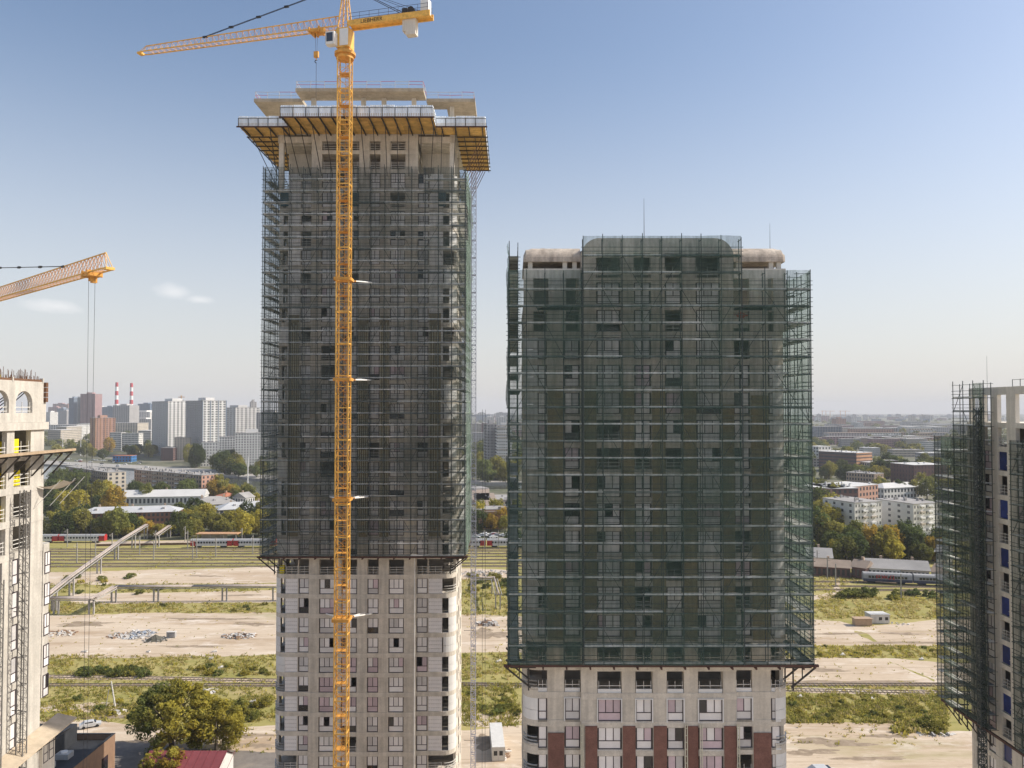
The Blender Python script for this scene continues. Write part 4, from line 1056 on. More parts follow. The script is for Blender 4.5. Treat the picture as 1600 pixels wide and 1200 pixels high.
CREAM = mat('train_white', (.62,.62,.61), .4, .06, 1); TRED = mat('train_red', (.42,.03,.03), .4, .1, 1); TGREY = mat('train_grey', (.30,.31,.33), .4, .08, 1); TNAVY = mat('train_navy', (.05,.06,.10), .4, .1, 1); TROOF = mat('train_roof', (.34,.34,.34), .7, .12, 1)
def train(label, a, c, n, scheme, logo=None):
    a = Vector(a); c = Vector(c); rz = math.atan2(c.y-a.y, c.x-a.x); Lc = (c-a).length/n
    t = thing('passenger_train', label, 'train', a, rz, 'passenger trains')
    def coach():
        b = MB(); l = Lc-.6; prof = [(-1.5,.9),(1.5,.9),(1.55,2.0),(1.5,3.5),(1.15,4.05),(.5,4.3),(-.5,4.3),(-1.15,4.05),(-1.5,3.5),(-1.55,2.0)]
        segs = [(0,.13*l,2),(.13*l,.87*l,0),(.87*l,l,2)] if scheme == 'red' else [(0,l,0)]
        for x0, x1, mi in segs:
            k = len(b.v); m = len(prof)
            for x in (x0, x1): b.v += [(x,y,z) for y,z in prof]
            for i in range(m):
                b.f.append((k+i, k+m+i, k+m+(i+1)%m, k+(i+1)%m)[::-1]); b.m.append(1 if 3 <= i <= 7 else (mi if i != 8 or scheme == 'red' else mi))
            b.f.append(tuple(k+i for i in range(m))); b.m.append(mi); b.f.append(tuple(k+m+i for i in reversed(range(m)))); b.m.append(mi)
        if scheme == 'grey': b.box(.05, l-.05, -1.6, 1.6, .85, 1.9, 3)
        for x in (.17*l, .78*l): b.box(x-1.4, x+1.4, -1.2, 1.2, .2, .88, 4)
        return b.mesh('coach', [CREAM if scheme == 'red' else TGREY, TROOF, TRED, TNAVY, BLACK])
    def win():
        b = MB(); l = Lc-.6; m = 12
        for i in range(m):
            x = l*(.10+.80*(i+.5)/m); 
            for s in (-1, 1): b.box(x-.48, x+.48, s*1.585-.03, s*1.585+.03, 2.2, 3.1)
        return b.mesh('window_row', PANE_D)
    cm_, wm_ = coach(), win()
    for i in range(n):
        o = place('coach', cm_, t, (i*Lc+.3, 0, .1)); tag(place('window_row', wm_, o), kind='stuff')
    if logo:
        o = place('lettering', text_mesh(logo, 2.0, TRED), t); o.location = (8.5, -1.64, 2.15); o.rotation_euler = (R(90), 0, 0); o.scale = (1.5, 1, 1)
    return t
def trl(label, u0, v0, u1, v1, n, scheme, logo=None): train(label, *ln(u0, v0, u1, v1), n, scheme, logo)
trl('white and red commuter train behind the platform, next to the shelter end', 20, 848, 166, 847.5, 2, 'red')
trl('white and red commuter train stopped beside the platform shelter', 298, 855.5, 432, 855, 2, 'red')
trl('red and grey commuter train passing between the two netted towers', 690, 855, 830, 855, 2, 'red')
trl('dark grey long-distance train in front of the low sheds', 1346.5, 910, 1590, 921, 3, 'grey', 'РЖД')
# platform with shelter
p0, p1 = ln(150, 853.5, 305, 851)
pf = thing('railway_platform', 'long low station platform with brown edge beside the yard tracks', 'platform', p0, math.atan2(p1.y-p0.y, p1.x-p0.x))
L = (p1-p0).length
PLATM = mat('platform_surface', (.50,.40,.30), .9, .1, .3); PLATE = mat('platform_edge', (.17,.09,.06), .9, .2, .5)
MB().box(0, L, 0, 7, .95, 1.15).obj('deck', PLATM, pf); MB().box(0, L, .15, 6.8, 0, .95).obj('platform_edge', PLATE, pf)
p = G(305, 849)
sh = thing('platform_shelter', 'open platform shelter with flat tan roof behind the commuter train', 'shelter', p, 0)
MB().box(0, 22, 0, 6, 4.6, 5.0).obj('roof', mat('shelter_roof', (.50,.29,.16), .8, .12, .5), sh)
MB().box(1.5, 15, 4.5, 4.8, 0, 4.6).obj('rear_wall', GREYC, sh)
for x in (1, 7.5, 14.5, 21): MB().box(x-.2, x+.2, .6, 1.0, 0, 4.6).obj('post', GREYC, sh)
# catenary masts
CM = cached('cm', lambda: (lambda b: (b.bar((0,0,0),(0,0,9.2),.34), b.bar((0,0,7.6),(0,-2.8,8.2),.1), b.bar((0,0,8.9),(0,-2.6,8.25),.06), b)[-1])(MB()).mesh('catenary_mast', GREYC))
for u, v in ((105,855),(149,871),(175,862),(218,867),(240,875),(301,873),(307,872),(337,871),(243,858),(289,850),(293,858),(378,853),(1277,893),(1293,905),(1306,917),(1408,936),(745,872),(757,858),(779,858),(395,866),(120,880)):
    tag(place('catenary_mast', CM, None, G(u, v)), 'slim grey mast with bracket arm among the railway tracks', 'mast', 'catenary masts')

# ---------------------------------------------------------------- pipe racks
PIPE = mat('old_pipe', (.40,.34,.30), .7, .15, .5); POST = mat('rack_post', (.36,.34,.32), .9, .15, .4)
def rack(label, pts, h, posts, r=.34, n=2, double=True, pw=.9):
    W = [G(u, v, h) for u, v in pts]; base = Vector((W[0].x, W[0].y, 0))
    t = thing('pipe_rack', label, 'pipe rack', base)
    for i in range(n):
        for p, q in zip(W, W[1:]):
            d = (q-p).normalized(); s = Vector((-d.y, d.x, 0))*((i-(n-1)/2)*.95)
            MB().tube(p-base+s, q-base+s+d*.3, r, 8).obj('pipe', PIPE, t, smooth=True)
    for p, q in zip(W, W[1:]):
        d = (q-p).normalized(); s = Vector((-d.y, d.x, 0))
        b = MB()
        for k in (-1.2, 1.2): b.bar(p-base+s*k+Vector((0,0,-.55)), q-base+s*k+Vector((0,0,-.55)), .18, .3)
        b.obj('carrier_beam', POST, t)
    for u, v, k in posts:
        c = G(u, v, h) - base
        b = MB()
        for s in ((-.8,.8) if double else (0,)): b.box(c.x+s-pw/4, c.x+s+pw/4, c.y-pw/3, c.y+pw/3, 0, h-.7)
        b.box(c.x-1.3, c.x+1.3, c.y-.3, c.y+.3, h-.95, h-.68); b.obj('trestle', POST, t)
rack('long sloping-away pipe gallery on tall concrete posts crossing the yard', [(60,940),(108,902),(150,872),(190,843),(231,818)], 7.6, [(85,920,0),(112,899,0),(155,868.5,0),(182,849,0),(209,832.5,0),(228,820,0)], .42, 2)
rack('low pipe rack on concrete posts running along the bare plots', [(60,934),(146,934),(180,916),(300,915.5),(440,914.5),(560,914)], 5.6, [(88,934,0),(143,934,0),(178,917,0),(244,916,0),(351,915,0),(430,914.6,0)], .3, 3)
rack('short inclined pipe bridge behind the platform', [(243,836),(266,820)], 6.5, [(246,834,0),(264,821,0)], .3, 2)
rack('tall pipe bracket frame beyond the netted tower gap', [(735,903),(772,902),(779,927)], 6.0, [(740,903,0),(772,903,0),(778,925,0)], .3, 1)

# ---------------------------------------------------------------- cabins, poles, rubble on the plots
def cabin(name, label, cat, u, v, L, W, H, wall, roof, rz=0, pitch=.0, doors=(), group=None, z=None):
    p = G(u, v); t = thing(name, label, cat, p, rz, group)
    b = MB(); b.box(0, L, 0, W, .15, H); 
    m = max(4, int(L/1.1))
    for i in range(m): 
        x = L*(i+.5)/m
        b.box(x-.22, x+.22, -.03, 0, .3, H-.15); b.box(x-.22, x+.22, W, W+.03, .3, H-.15)
    b.obj('body', wall, t)
    r = MB(); k = len(r.v)
    r.v += [(-.2,-.25,H),(L+.2,-.25,H),(L+.2,W+.25,H+pitch),(-.2,W+.25,H+pitch)]; r.v += [(x,y,z+.14) for x,y,z in r.v[:4]]
    for f in ((0,3,2,1),(4,5,6,7),(0,1,5,4),(1,2,6,5),(2,3,7,6),(3,0,4,7)): r.f.append(f); r.m.append(0)
    r.obj('roof', roof, t)
    for (x0, x1, z0, z1, kind) in doors: MB().box(x0, x1, -.06, -.031, z0, z1).obj(kind, PANE_D if kind == 'window' else PANE_G, t)
    return t
CABW = mat('cabin_white', (.60,.59,.56), .6, .08, 1); CABB = mat('cabin_brown', (.42,.30,.20), .7, .12, 1); CABG = mat('cabin_roof_grey', (.42,.42,.41), .6, .1, 1)
cabin('shipping_container', 'tan container standing beside the white cabin on the bare plot', 'container', 1336.5, 978.5, 5.4, 2.4, 2.3, CABB, CABB)
cabin('site_cabin', 'white flat-roofed site cabin beside the tan container', 'cabin', 1361, 975, 6.1, 4.5, 3.0, CABW, CABG, 0, -.3, [(1.0,1.8,.3,2.4,'door'),(2.6,3.6,1.2,2.2,'window'),(4.6,5.6,1.2,2.2,'window')])
# long pale container seen end-on between the towers
t = thing('shipping_container', 'long pale container standing end-on between the two netted towers', 'container', G(779, 1190), R(4))
MB().box(-1.3, 1.3, 0, 12.2, .15, 2.85).obj('body', CABW, t)
for s in (-1, 1):
    b = MB()
    for i in range(20): b.box(s*1.3-.03, s*1.3+.03, .3+i*.6, .55+i*.6, .3, 2.7)
    b.obj('rib', CABW, t)
for x in (-.6, .5): MB().box(x-.35, x+.35, -.05, -.01, 1.2, 2.1).obj('window', PANE_D, t)
MB().box(-.15, .1, -.04, -.01, .2, 2.2).obj('door_gap', PANE_G, t)
def pole(label, u, v, h, lean=(0,0), r=.14, m=PIPEW, cat='pole', group=None):
    tag(MB().tube((0,0,0), (lean[0], lean[1], h), r, 8, r*.7).obj('utility_pole', m, None, G(u, v)), label, cat, group)
pole('leaning white pole among weeds near the large round tree', 180, 1105, 6.0, (-1.0,0), .2)
pole('thin grey pole leaning on weeds beside the leaning white pole', 165, 1106, 4.2, (.7,0), .1, POST)
pole('grey pole at the gable of the maroon-roofed house', 349, 1171, 7.2, (.1,0), .16, POST)
for u, v, h in ((98,700,28),(126,712,26),(387,770,30)): pole('tall thin lamp mast by the river', u, v, h, (0,0), .5, WHITEP, 'mast', 'lamp masts by the river')
def rubble(label, u, v, rx, ry, h, n, mats, seed, smax=.9):
    r = random.Random(seed); b = MB()
    for i in range(n):
        a = r.uniform(0, 6.283); q = math.sqrt(r.random()); x, y = rx*q*math.cos(a), ry*q*math.sin(a); z = h*max(0, 1-q)*r.random()
        s = r.uniform(.12, smax)*r.choice((.5,.7,1)); k = len(b.v)
        d = Vector((r.uniform(-1,1), r.uniform(-1,1), r.uniform(-.4,.4))).normalized(); c = Vector((x, y, z))
        b.bar(c-d*s, c+d*s, s*r.uniform(.4,1.1), s*r.uniform(.3,.9), r.randrange(len(mats)))
    if h > .8:
        n0 = len(b.v); m = 14; b.v.append((0,0,h))
        for i in range(m): t_ = 6.283*i/m; b.v.append((rx*.8*math.cos(t_)*r.uniform(.8,1.1), ry*.8*math.sin(t_)*r.uniform(.8,1.1), -.05))
        for i in range(m): b.f.append((n0, n0+1+i, n0+1+(i+1)%m)); b.m.append(0)
    o = b.obj('rubble_pile', mats, None, G(u, v)); tag(o, label, 'rubble')
RUB1 = mat('rubble_grey', (.36,.35,.34), .9, .25, 1.5); RUB2 = mat('rubble_pale', (.58,.55,.51), .9, .15, 1.5); RUB3 = mat('rubble_brown', (.26,.17,.11), .9, .25, 1.5); RUB4 = mat('rubble_dark', (.10,.095,.075), .9, .25, 1.5); RUBB = mat('rubble_blue', (.28,.32,.38), .9, .2, 1.5)
rubble('grey and bluish rubble heap on the bare plot', 216, 992, 5.5, 5, .7, 230, [RUB1, RUB2, RUBB], 1)
rubble('brown rubble strewn left of the bluish heap', 186, 993, 3.5, 3, .4, 90, [RUB3, RUB2, RUB1], 2)
rubble('dark earth heap beside a concrete block', 243, 1000, 4.0, 3.2, 1.7, 120, [RUB4, RUB1], 3, .5)
rubble('brown timber and rubble heap near the tall tower foot', 374, 994, 5.4, 3.5, .8, 190, [RUB3, RUB2, RUB1], 4)
rubble('brown rubble heap between the two netted towers', 762, 975, 3.8, 3.2, 1.5, 170, [RUB3, RUB1, RUB2], 5)
rubble('thin brown rubble along the wall of the arched building', 92, 990, 6, 4, .4, 140, [RUB3, RUB2], 6)
rubble('pale blocks strewn behind the white site cabin', 1408, 975, 3.2, 1.5, .4, 26, [RUB2, RUB1], 7)
rubble('pale litter in the overgrown strip near the tall tower', 325, 1080, 3, 2, .3, 30, [RUB2], 8)
rubble('pale litter beside the leaning white pole', 186, 1113, 2.0, 1.4, .3, 26, [RUB2], 9)
rubble('pale debris at the foot of the netted tower with blue sheeting', 1462, 1148, 4, 1.6, .4, 40, [RUB2, RUB1], 10)
rubble('scattered pale debris between towers beside the long container', 790, 1178, 1.2, 3, .3, 34, [RUB2, RUB3], 11)
rubble('grey rubble bank behind the pipe bracket frame', 760, 896, 12, 6, .8, 240, [RUB2, RUB1], 12)
for i, (u, v) in enumerate(((330,1030),(232,1019),(335,1019),(132,1019),(345,1044),(780,1034),(1363,1094),(1250,1090),(1440,1031),(1316,1024),(395,1098))):
    b = MB(); s = rnd.uniform(.5,.9); b.box(-s, s, -.3, .3, 0, .35); b.bar((-s*.4,-.2,.3), (s*.7,.35,.55), .4, .2)
    tag(b.obj('concrete_slab', RUB2, None, G(u, v), rnd.uniform(-.5,.5)), 'pale broken concrete slab lying among weeds', 'slab', 'broken slabs')
t = thing('concrete_block', 'upright grey concrete block beside the dark earth heap', 'concrete block', G(260, 997)); b = MB(); b.box(0, 2.6, 0, 1.2, 0, 1.7); b.box(.2, 2.4, -.1, 0, .2, 1.4); b.obj('body', RUB1, t); MB().box(-.1, 2.7, -.15, 1.3, 1.7, 1.85).obj('cap', RUB2, t)

# ---------------------------------------------------------------- dark-roofed building and maroon-roofed house
DARKR = mat('dark_roof_membrane', (.035,.037,.042), .7, .25, .6); BROWNF = mat('brown_facade', (.27,.17,.11), .8, .1, .8, streak=.1)
zr = 12.0; c = G(180, 1146, zr); Xr, Yr = c.x, c.y
t = thing('flat_roofed_building', 'brown building with dark flat roof and parapet at foot of the arched building', 'building', (Xr, Yr, 0))
MB().box(-26, 0, -34, 0, 0, zr-1.1).obj('wall', BROWNF, t)
MB().box(-25.6, -.4, -33.6, -.4, zr-1.1, zr-1.0).obj('roof', DARKR, t)
for a in ((-.35,0,-34,0), (-26,-25.65,-34,0), (-25.65,-.36,-.35,0)): MB().box(*a, zr-1.1, zr).obj('parapet', BROWNF, t); MB().box(a[0]-.05, a[1]+.05, a[2]-.05, a[3]+.05, zr, zr+.08).obj('coping', DARKR, t)
MB().box(-24, -6.5, -9, -.6, zr-1.0, zr+2.0).obj('roof_storey', DARKR, t)
for y in (-3.5, -9.5, -15.5, -21.5): MB().box(-.02, .06, y-1.0, y+1.0, 1.2, zr-2.6).obj('window', PANE_D, t)
for i, (x, y, s) in enumerate(((-4.8,-7.5,1), (-5.6,-11.5,1.1), (-4.4,-15,.8))):
    o = MB().box(x-1.1*s, x+1.1*s, y-.9, y+.9, zr-1.0, zr-.1).obj('air_unit', CABG, t); MB().tube((x, y, zr-.1), (x, y, zr+.12), .55, 14).obj('fan_cowl', WHITEP, o)
for i in range(12): MB().box(-.95, -.55, -2-i*1.6, -1.2-i*1.6, zr-1.0, zr-.7).obj('roof_paver', CABW, t)
MAROON = mat('maroon_roof', (.22,.055,.06), .55, .12, .5, spec=.4)
c = G(344, 1228, 0); t = thing('small_house', 'single-storey house with maroon metal roof and white gable', 'house', (c.x-13.5, c.y-6.5, 0))
L_, W_, h0, h1 = 14.5, 12.0, 3.6, 6.2
MB().box(.4, L_-.4, .4, W_-.4, 0, h0).obj('wall', CABW, t)
b = MB(); k = [(0,0,h0),(L_,0,h0),(L_,W_,h0),(0,W_,h0),(0,W_*.6,h1),(L_,W_*.6,h1)]
b.quad(k[0],k[1],k[5],k[4]); b.quad(k[2],k[3],k[4],k[5]); b.quad(*[(x,y,z-.12) for x,y,z in (k[1],k[0],k[4],k[5])]); 
for i in range(11):
    x = .4+i*1.56; b.bar((x,0,h0+.04), (x,W_*.6,h1+.04), .05, .06)
b.obj('roof', MAROON, t)
b = MB(); b.tri((L_-.38,.4,h0),(L_-.38,W_-.4,h0),(L_-.38,W_*.6,h1-.15)); b.tri((.38,W_-.4,h0),(.38,.4,h0),(.38,W_*.6,h1-.15)); b.obj('gable', CABW, t)
b = MB(); b.box(L_-.36, L_+1.6, 1.2, 5.2, 2.6, 2.75); b.obj('porch_roof', MAROON, t)
MB().box(L_-.37, L_-.3, 6.5, 7.8, 1.2, 2.4).obj('window', PANE_D, t)
c2 = G(1273, 1199)
def car(label, p, rz, m, group=None, s=1.0):
    t = thing('parked_car', label, 'car', p, rz, group); t.scale = (s, s, s)
    def bod():
        b = MB(); prof = [(-2.1,.35),(2.1,.35),(2.15,.75),(1.2,.92),(.55,1.42),(-1.1,1.45),(-1.75,.98),(-2.15,.9)]; n = len(prof); k = 0
        for y in (-.85, .85): b.v += [(x, y*(1 if z < 1 else .84), z) for x, z in prof]
        b.f.append(tuple(range(n))); b.f.append(tuple(n+i for i in reversed(range(n)))); b.m += [0,0]
        for i in range(n): b.f.append((i, n+i, n+(i+1)%n, (i+1)%n)); b.m.append(0)
        return b.mesh('body', m)
    place('body', cached(('car', m.name), bod), t)
    def gl():
        b = MB(); b.box(-1.05, .5, -.80, .80, .98, 1.36); b.box(.62,1.12,-.66,.66,.95,1.3); return b.mesh('window', PANE_D)
    place('window', cached('cargl', gl), t)
    wm = cached('whl', lambda: MB().tube((0,-.1,0), (0,.1,0), .33, 12).mesh('wheel', BLACK))
    for x in (-1.3, 1.3):
        for y in (-.8, .8): place('wheel', wm, t, (x, y, .33))
CARS = [mat('car_paint_%s' % n, c, .3, .05, 1, spec=.6) for n, c in (('silver',(.5,.5,.5)), ('white',(.72,.72,.71)), ('black',(.03,.03,.035)), ('red',(.3,.03,.03)), ('blue',(.04,.07,.2)))]
car('silver car parked behind the brown flat-roofed building', G(141, 1136), R(30), CARS[0])
car('pale grey car on the bare ground in front of the vaulted tower foot', G(1285, 1214), R(5), CARS[0], s=1.4)
cn = ['silver','white','black','red','blue']
for i in range(46):
    u = rnd.uniform(85, 232) if i < 34 else rnd.uniform(742, 795); v = lerp([(60,722),(200,729),(330,736),(410,745),(640,752),(900,753)], u) + rnd.uniform(-7.5, 1.5)
    if i >= 34: v = rnd.uniform(836, 841)
    c = rnd.choices(range(5), (4,5,2,1,1))[0]
    car('small %s car parked along the %s' % (cn[c], 'river embankment' if i < 34 else 'railway edge'), G(u, v), rnd.uniform(-.4,.4), CARS[c], 'cars parked along the %s' % ('river embankment' if i < 34 else 'railway edge'), 1.15)
bp = G(337, 752)
t = thing('motor_boat', 'white motor boat under way on the river', 'boat', (bp.x, bp.y, .05), R(170))
b = MB(); b.prism([(-7,-2),(4,-2),(8,0),(4,2),(-7,2)], 0, 1.6); b.obj('hull', CABW, t); MB().box(-5, 2, -1.6, 1.6, 1.6, 3.4).obj('cabin', CABW, t); MB().box(-4.6, 1.6, -1.65, -1.61, 2.1, 2.9).obj('window', PANE_D, t)
# ================================================================ city
def W(n, c, **k): return mat(n, c, .85, k.pop('var', .1), k.pop('scale', .12), rand=k.pop('rand', .04), **k)
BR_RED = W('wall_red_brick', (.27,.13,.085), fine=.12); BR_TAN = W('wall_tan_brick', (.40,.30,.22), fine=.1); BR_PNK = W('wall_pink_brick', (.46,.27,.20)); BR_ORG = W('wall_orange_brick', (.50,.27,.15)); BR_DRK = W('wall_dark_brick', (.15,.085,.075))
PN_WHT = W('wall_white_panel', (.68,.66,.62)); PN_GRY = W('wall_grey_panel', (.42,.40,.39)); PN_BGE = W('wall_beige_panel', (.52,.46,.38)); PN_BLU = W('wall_blue_grey', (.20,.25,.32)); PN_MAU = W('wall_mauve', (.38,.23,.22)); GL_BLU = W('facade_blue_glass', (.10,.15,.22))
RF_MET = mat('roof_pale_metal', (.50,.50,.50), .45, .1, .15, streak=.0, spec=.4); RF_GRY = mat('roof_grey', (.33,.315,.30), .9, .15, .1); RF_BRN = mat('roof_brown_tile', (.30,.235,.185), .9, .15, .2); RF_WHT = mat('roof_white', (.58,.57,.55), .8, .08, .1); TRIM = W('trim_white', (.74,.73,.70)); BLUEB = W('wall_bright_blue', (.03,.17,.42)); REDR = W('roof_red_brown', (.42,.16,.09))
WIN = mat('far_window', (.055,.06,.07), .25, .3, .3, spec=.6)
def house(name, label, cat, p, rz, L, Wd, H, floors, bays, wall, roofm, kind='flat', near=False, endb=None, ww=.52, hh=.55, group=None, clutter=0, pil=0, pilm=None, endwall=None, balc=(), seed=None, base=.0):
    """block with windows on front (local -y) and both ends; x along the front"""
    t = thing(name, label, cat, p, rz, group); r = random.Random(seed or (int(abs(p[0])*7+abs(p[1])*3)))
    b = MB(); b.box(0, L, 0, Wd, -.3, H); wobj = b.obj('wall', wall, t)
    if endwall:
        for x in (-.03, L): MB().box(x, x+.03, .05, Wd-.05, 0, H-.02).obj('end_wall', endwall, t)
    fh = (H-base)/floors; endb = endb if endb is not None else max(1, round(bays*Wd/L))
    def wins(bb, fx):
        for f in range(floors):
            z0 = base + fh*(f+.5-hh/2); z1 = z0 + fh*hh
            for i in range(bays):
                c = L*(i+.5)/bays; w = L/bays*ww/2
                fx('f', c-w, c+w, z0, z1)
            for s in (0, 1):
                for i in range(endb):
                    c = Wd*(i+.5)/endb; w = Wd/endb*ww*.8/2
                    fx(s, c-w, c+w, z0, z1)
    if near:
        def fx(f, a, c, z0, z1):
            w, h = c-a, z1-z0
            me = cached(('hw', f == 'f', round(w,2), round(h,2)), lambda: (MB().box(-w/2, w/2, -.05, .02, 0, h) if f == 'f' else MB().box(-.05, .05, -w/2, w/2, 0, h)).mesh('window', WIN))
            if f == 'f': o = place('window', me, t, ((a+c)/2, 0, z0))
            else: o = place('window', me, t, ((0 if f == 0 else L), (a+c)/2, z0))
        wins(None, fx)
    else:
        b = MB()
        def fx(f, a, c, z0, z1):
            if f == 'f': b.box(a, c, -.12, .05, z0, z1)
            elif f == 0: b.box(-.12, .05, a, c, z0, z1)
            else: b.box(L-.05, L+.12, a, c, z0, z1)
        wins(b, fx)
        tag(b.obj('window_grid', WIN, t), kind='stuff')
    if H > 40 and kind == 'flat':
        MB().box(L*.3, L*.68, Wd*.25, Wd*.7, H+.35, H+4.6).obj('penthouse', wall, t)
    for i in range(pil+1 if pil else 0):
        x = L*i/pil; MB().box(x-.35, x+.35, -.5, .1, 0, H+.3).obj('pilaster', pilm or TRIM, t)
        if i % 3 == 0:
            for s in (0, L): y = Wd*i/pil; MB().box(s-.4, s+.4, y-.35, y+.35, 0, H+.3).obj('pilaster', pilm or TRIM, t)
    for (x0, x1, n) in balc:
        for f in range(n): MB().box(x0, x1, -1.1, -.02, fh*(f+1)-.1-fh*.5, fh*(f+1)+.75-fh*.5).obj('balcony', TRIM if r.random() < .6 else PN_BGE, t)
    if kind == 'flat':
        b = MB(); b.box(-.25, L+.25, -.25, Wd+.25, H, H+.35); b.obj('roof', roofm, t)
        b = MB(); 
        for i in range(clutter):
            x, y = r.uniform(.5, L-2), r.uniform(.5, Wd-1.5); b.box(x, x+r.uniform(.6,2.2), y, y+r.uniform(.6,1.6), H+.35, H+.35+r.uniform(.5,1.8))
        if clutter: tag(b.obj('roof_vent', RF_WHT if roofm is not RF_GRY else RF_GRY, t), kind='stuff')
    else:
        rh = Wd*(.2 if kind == 'hip' else .28); ins = Wd*.45 if kind == 'hip' else 0; e = .6
        k = [(-e,-e,H),(L+e,-e,H),(L+e,Wd+e,H),(-e,Wd+e,H),(ins-e*(not ins),Wd/2,H+rh),(L-ins+e*(not ins),Wd/2,H+rh)]
        b = MB(); b.quad(k[0],k[1],k[5],k[4]); b.quad(k[2],k[3],k[4],k[5]); b.tri(k[1],k[2],k[5]); b.tri(k[3],k[0],k[4]); b.quad(k[3],k[2],k[1],k[0]); b.obj('roof', roofm, t)
        for i in range(clutter):
            x = L*(i+.7)/(clutter+.4); q = MB(); y = Wd*.25; zr_ = H+rh*.5+.2
            q.box(x-.7, x+.7, y-.9, y+.9, zr_-.8, zr_+.7); q.obj('dormer', PN_GRY, t)
        for i in range(clutter//2+1): x = L*(i+.5)/(clutter//2+1); MB().box(x-.5, x+.5, Wd*.55, Wd*.55+.9, H+rh*.6, H+rh+1.1).obj('chimney', BR_TAN, t)
    return t
def seg(u0, v0, u1, v1, z):  # points at height z
    a, c = G(u0, v0, z), G(u1, v1, z); return a, c
def along(name, label, u0, v0, u1, v1, Wd, H, floors, bays, wall, roofm, **k):
    """front eave given by its two ends as seen"""
    a, c = seg(u0, v0, u1, v1, H); rz = math.atan2(c.y-a.y, c.x-a.x)
    return house(name, label, k.pop('cat', 'building'), (a.x, a.y, 0), rz, math.hypot(c.x-a.x, c.y-a.y), Wd, H, floors, bays, wall, roofm, **k)
# --- left bank
along('brick_house', 'long red-brick house with pale metal hip roof behind the railway trees', 122, 803, 278, 799, 14, 12.0, 4, 22, BR_RED, RF_MET, kind='hip', near=True, clutter=4)
along('long_shed', 'long white low building with pitched pale roof among trees', 190, 777, 318, 775, 16, 6.0, 1, 20, PN_WHT, RF_WHT, kind='gable', near=True)
along('apartment_house', 'brown five-storey house with cluttered roof, the larger of two by the river', 210, 734, 315, 743, 15, 17.0, 5, 26, BR_TAN, RF_GRY, near=True, clutter=46, endwall=BR_PNK, balc=[(14+i*17, 19+i*17, 5) for i in range(5)])
along('apartment_house', 'brown five-storey house with cluttered roof, the smaller of two by the river', 103, 729, 168, 738.5, 15, 17.0, 5, 22, BR_TAN, RF_GRY, near=True, clutter=40, endwall=PN_BGE, balc=[(12+i*17, 17+i*17, 5) for i in range(4)])
along('low_house', 'dark hip-roofed low house beside the netted tallest tower', 302, 790, 372, 786, 22, 6.0, 2, 10, PN_BGE, RF_GRY, kind='hip', clutter=3)
along('low_house', 'pale-roofed low house partly hidden by trees at the tall tower', 342, 797, 430, 792, 18, 6.5, 2, 10, PN_BGE, RF_MET, kind='hip', clutter=2)
along('low_house', 'small white house with red-brown roof by the river lawn', 352, 776, 372, 774, 12, 6.0, 2, 5, PN_WHT, REDR, kind='hip')
along('low_house', 'small white riverside house with two gables', 384, 778, 398, 776, 12, 8.0, 2, 4, PN_WHT, RF_GRY, kind='gable')
# --- high-rise cluster
def tower_block(label, u0, u1, vt, vb, Wd, rz, bays, wall, pil=6, name='apartment_tower', roofm=RF_GRY, d=None, **k):
    p = G(u0, vb) if d is None else Vector((P(u0, vb, d).x, d, 0)); dist = p.y; H = ZV(vt, dist)
    L = (u1-u0)/FPX*dist
    fl = max(3, round(H/3.1))
    return house(name, label, 'apartment block', (p.x, p.y, 0), rz, L, Wd, H, fl, bays, wall, roofm, pil=pil, clutter=k.pop('clutter', 5), **k)
PW, PG = W('tower_white', (.74,.72,.69)), W('tower_grey', (.58,.56,.54))
def tower2(label, u0, uc, u1, vt, vb, th, wall, b1, b2, ww=.4, hh=.45, pil=0, clutter=4, endwall=None, name='apartment_tower', fl=None, pilm=None):
    """block seen on its corner: shaded left face u0-uc, sunny right face uc-u1"""
    c = G(uc, vb); k = c.y/FPX; H = ZV(vt, c.y); th = R(th)
    return house(name, label, 'apartment block', (c.x, c.y, 0), th, (u1-uc)*k/math.cos(th)*(1.05+.12*(th > .5)), max(14, (uc-u0)*k/math.sin(th)*(.95+1.0*(th > .5))), H, fl or max(3, round(H/3.5)), b1, wall, RF_GRY, endb=b2, ww=ww, hh=hh, pil=pil, pilm=pilm, clutter=clutter, endwall=endwall)
tower2('pale high-rise slab, first of the white riverside cluster', 233, 262, 289, 627, 714, 40, PW, 7, 7, .46, .5, 2, endwall=PG, pilm=PG)  # greyer end walls: the left face's shade put into their colour
tower2('tall white high-rise in the middle of the riverside cluster', 290, 316, 340, 626, 719, 40, PW, 6, 7, .5, .5, 3, endwall=PN_GRY, pilm=PN_BLU)  # end walls again greyed for the shaded left face
tower2('wide pale high-rise with dark boxes on its roof', 341, 368, 393, 637, 702, 40, PG, 6, 6, .46, .5, 2, endwall=PG, clutter=9, pilm=PW)
tower2('grey slim tower at the end of the white cluster', 389, 392, 398, 628, 698, 30, PN_GRY, 2, 1)
tower2('low white grid block at the waterside, next to the tall netted tower', 360, 367, 412, 677, 737, 18, PW, 12, 2, ww=.5, hh=.5, fl=15)
tower2('low white grid block stepping down by the river trees', 338, 342, 367, 683, 735, 18, PW, 7, 1, ww=.5, hh=.5, fl=14)
tower2('short white block in front of the tall cluster', 309, 313, 340, 692, 729, 18, PW, 7, 1, ww=.45)
tower2('short beige block at the foot of the first slab', 268, 272, 293, 684, 719, 18, PN_BGE, 6, 1)
tower_block('dark brown cube building at the foot of the first slab', 251.5, 270, 700, 720, 18, R(3), 5, BR_DRK, 0)
tower_block('pale stepped high-rise behind the riverside cluster', 400, 440, 645, 705, 24, R(3), 10, PN_GRY, 6)
tower_block('white mid-rise behind the low grid blocks', 375, 405, 659, 700, 20, R(3), 9, PW, 6)
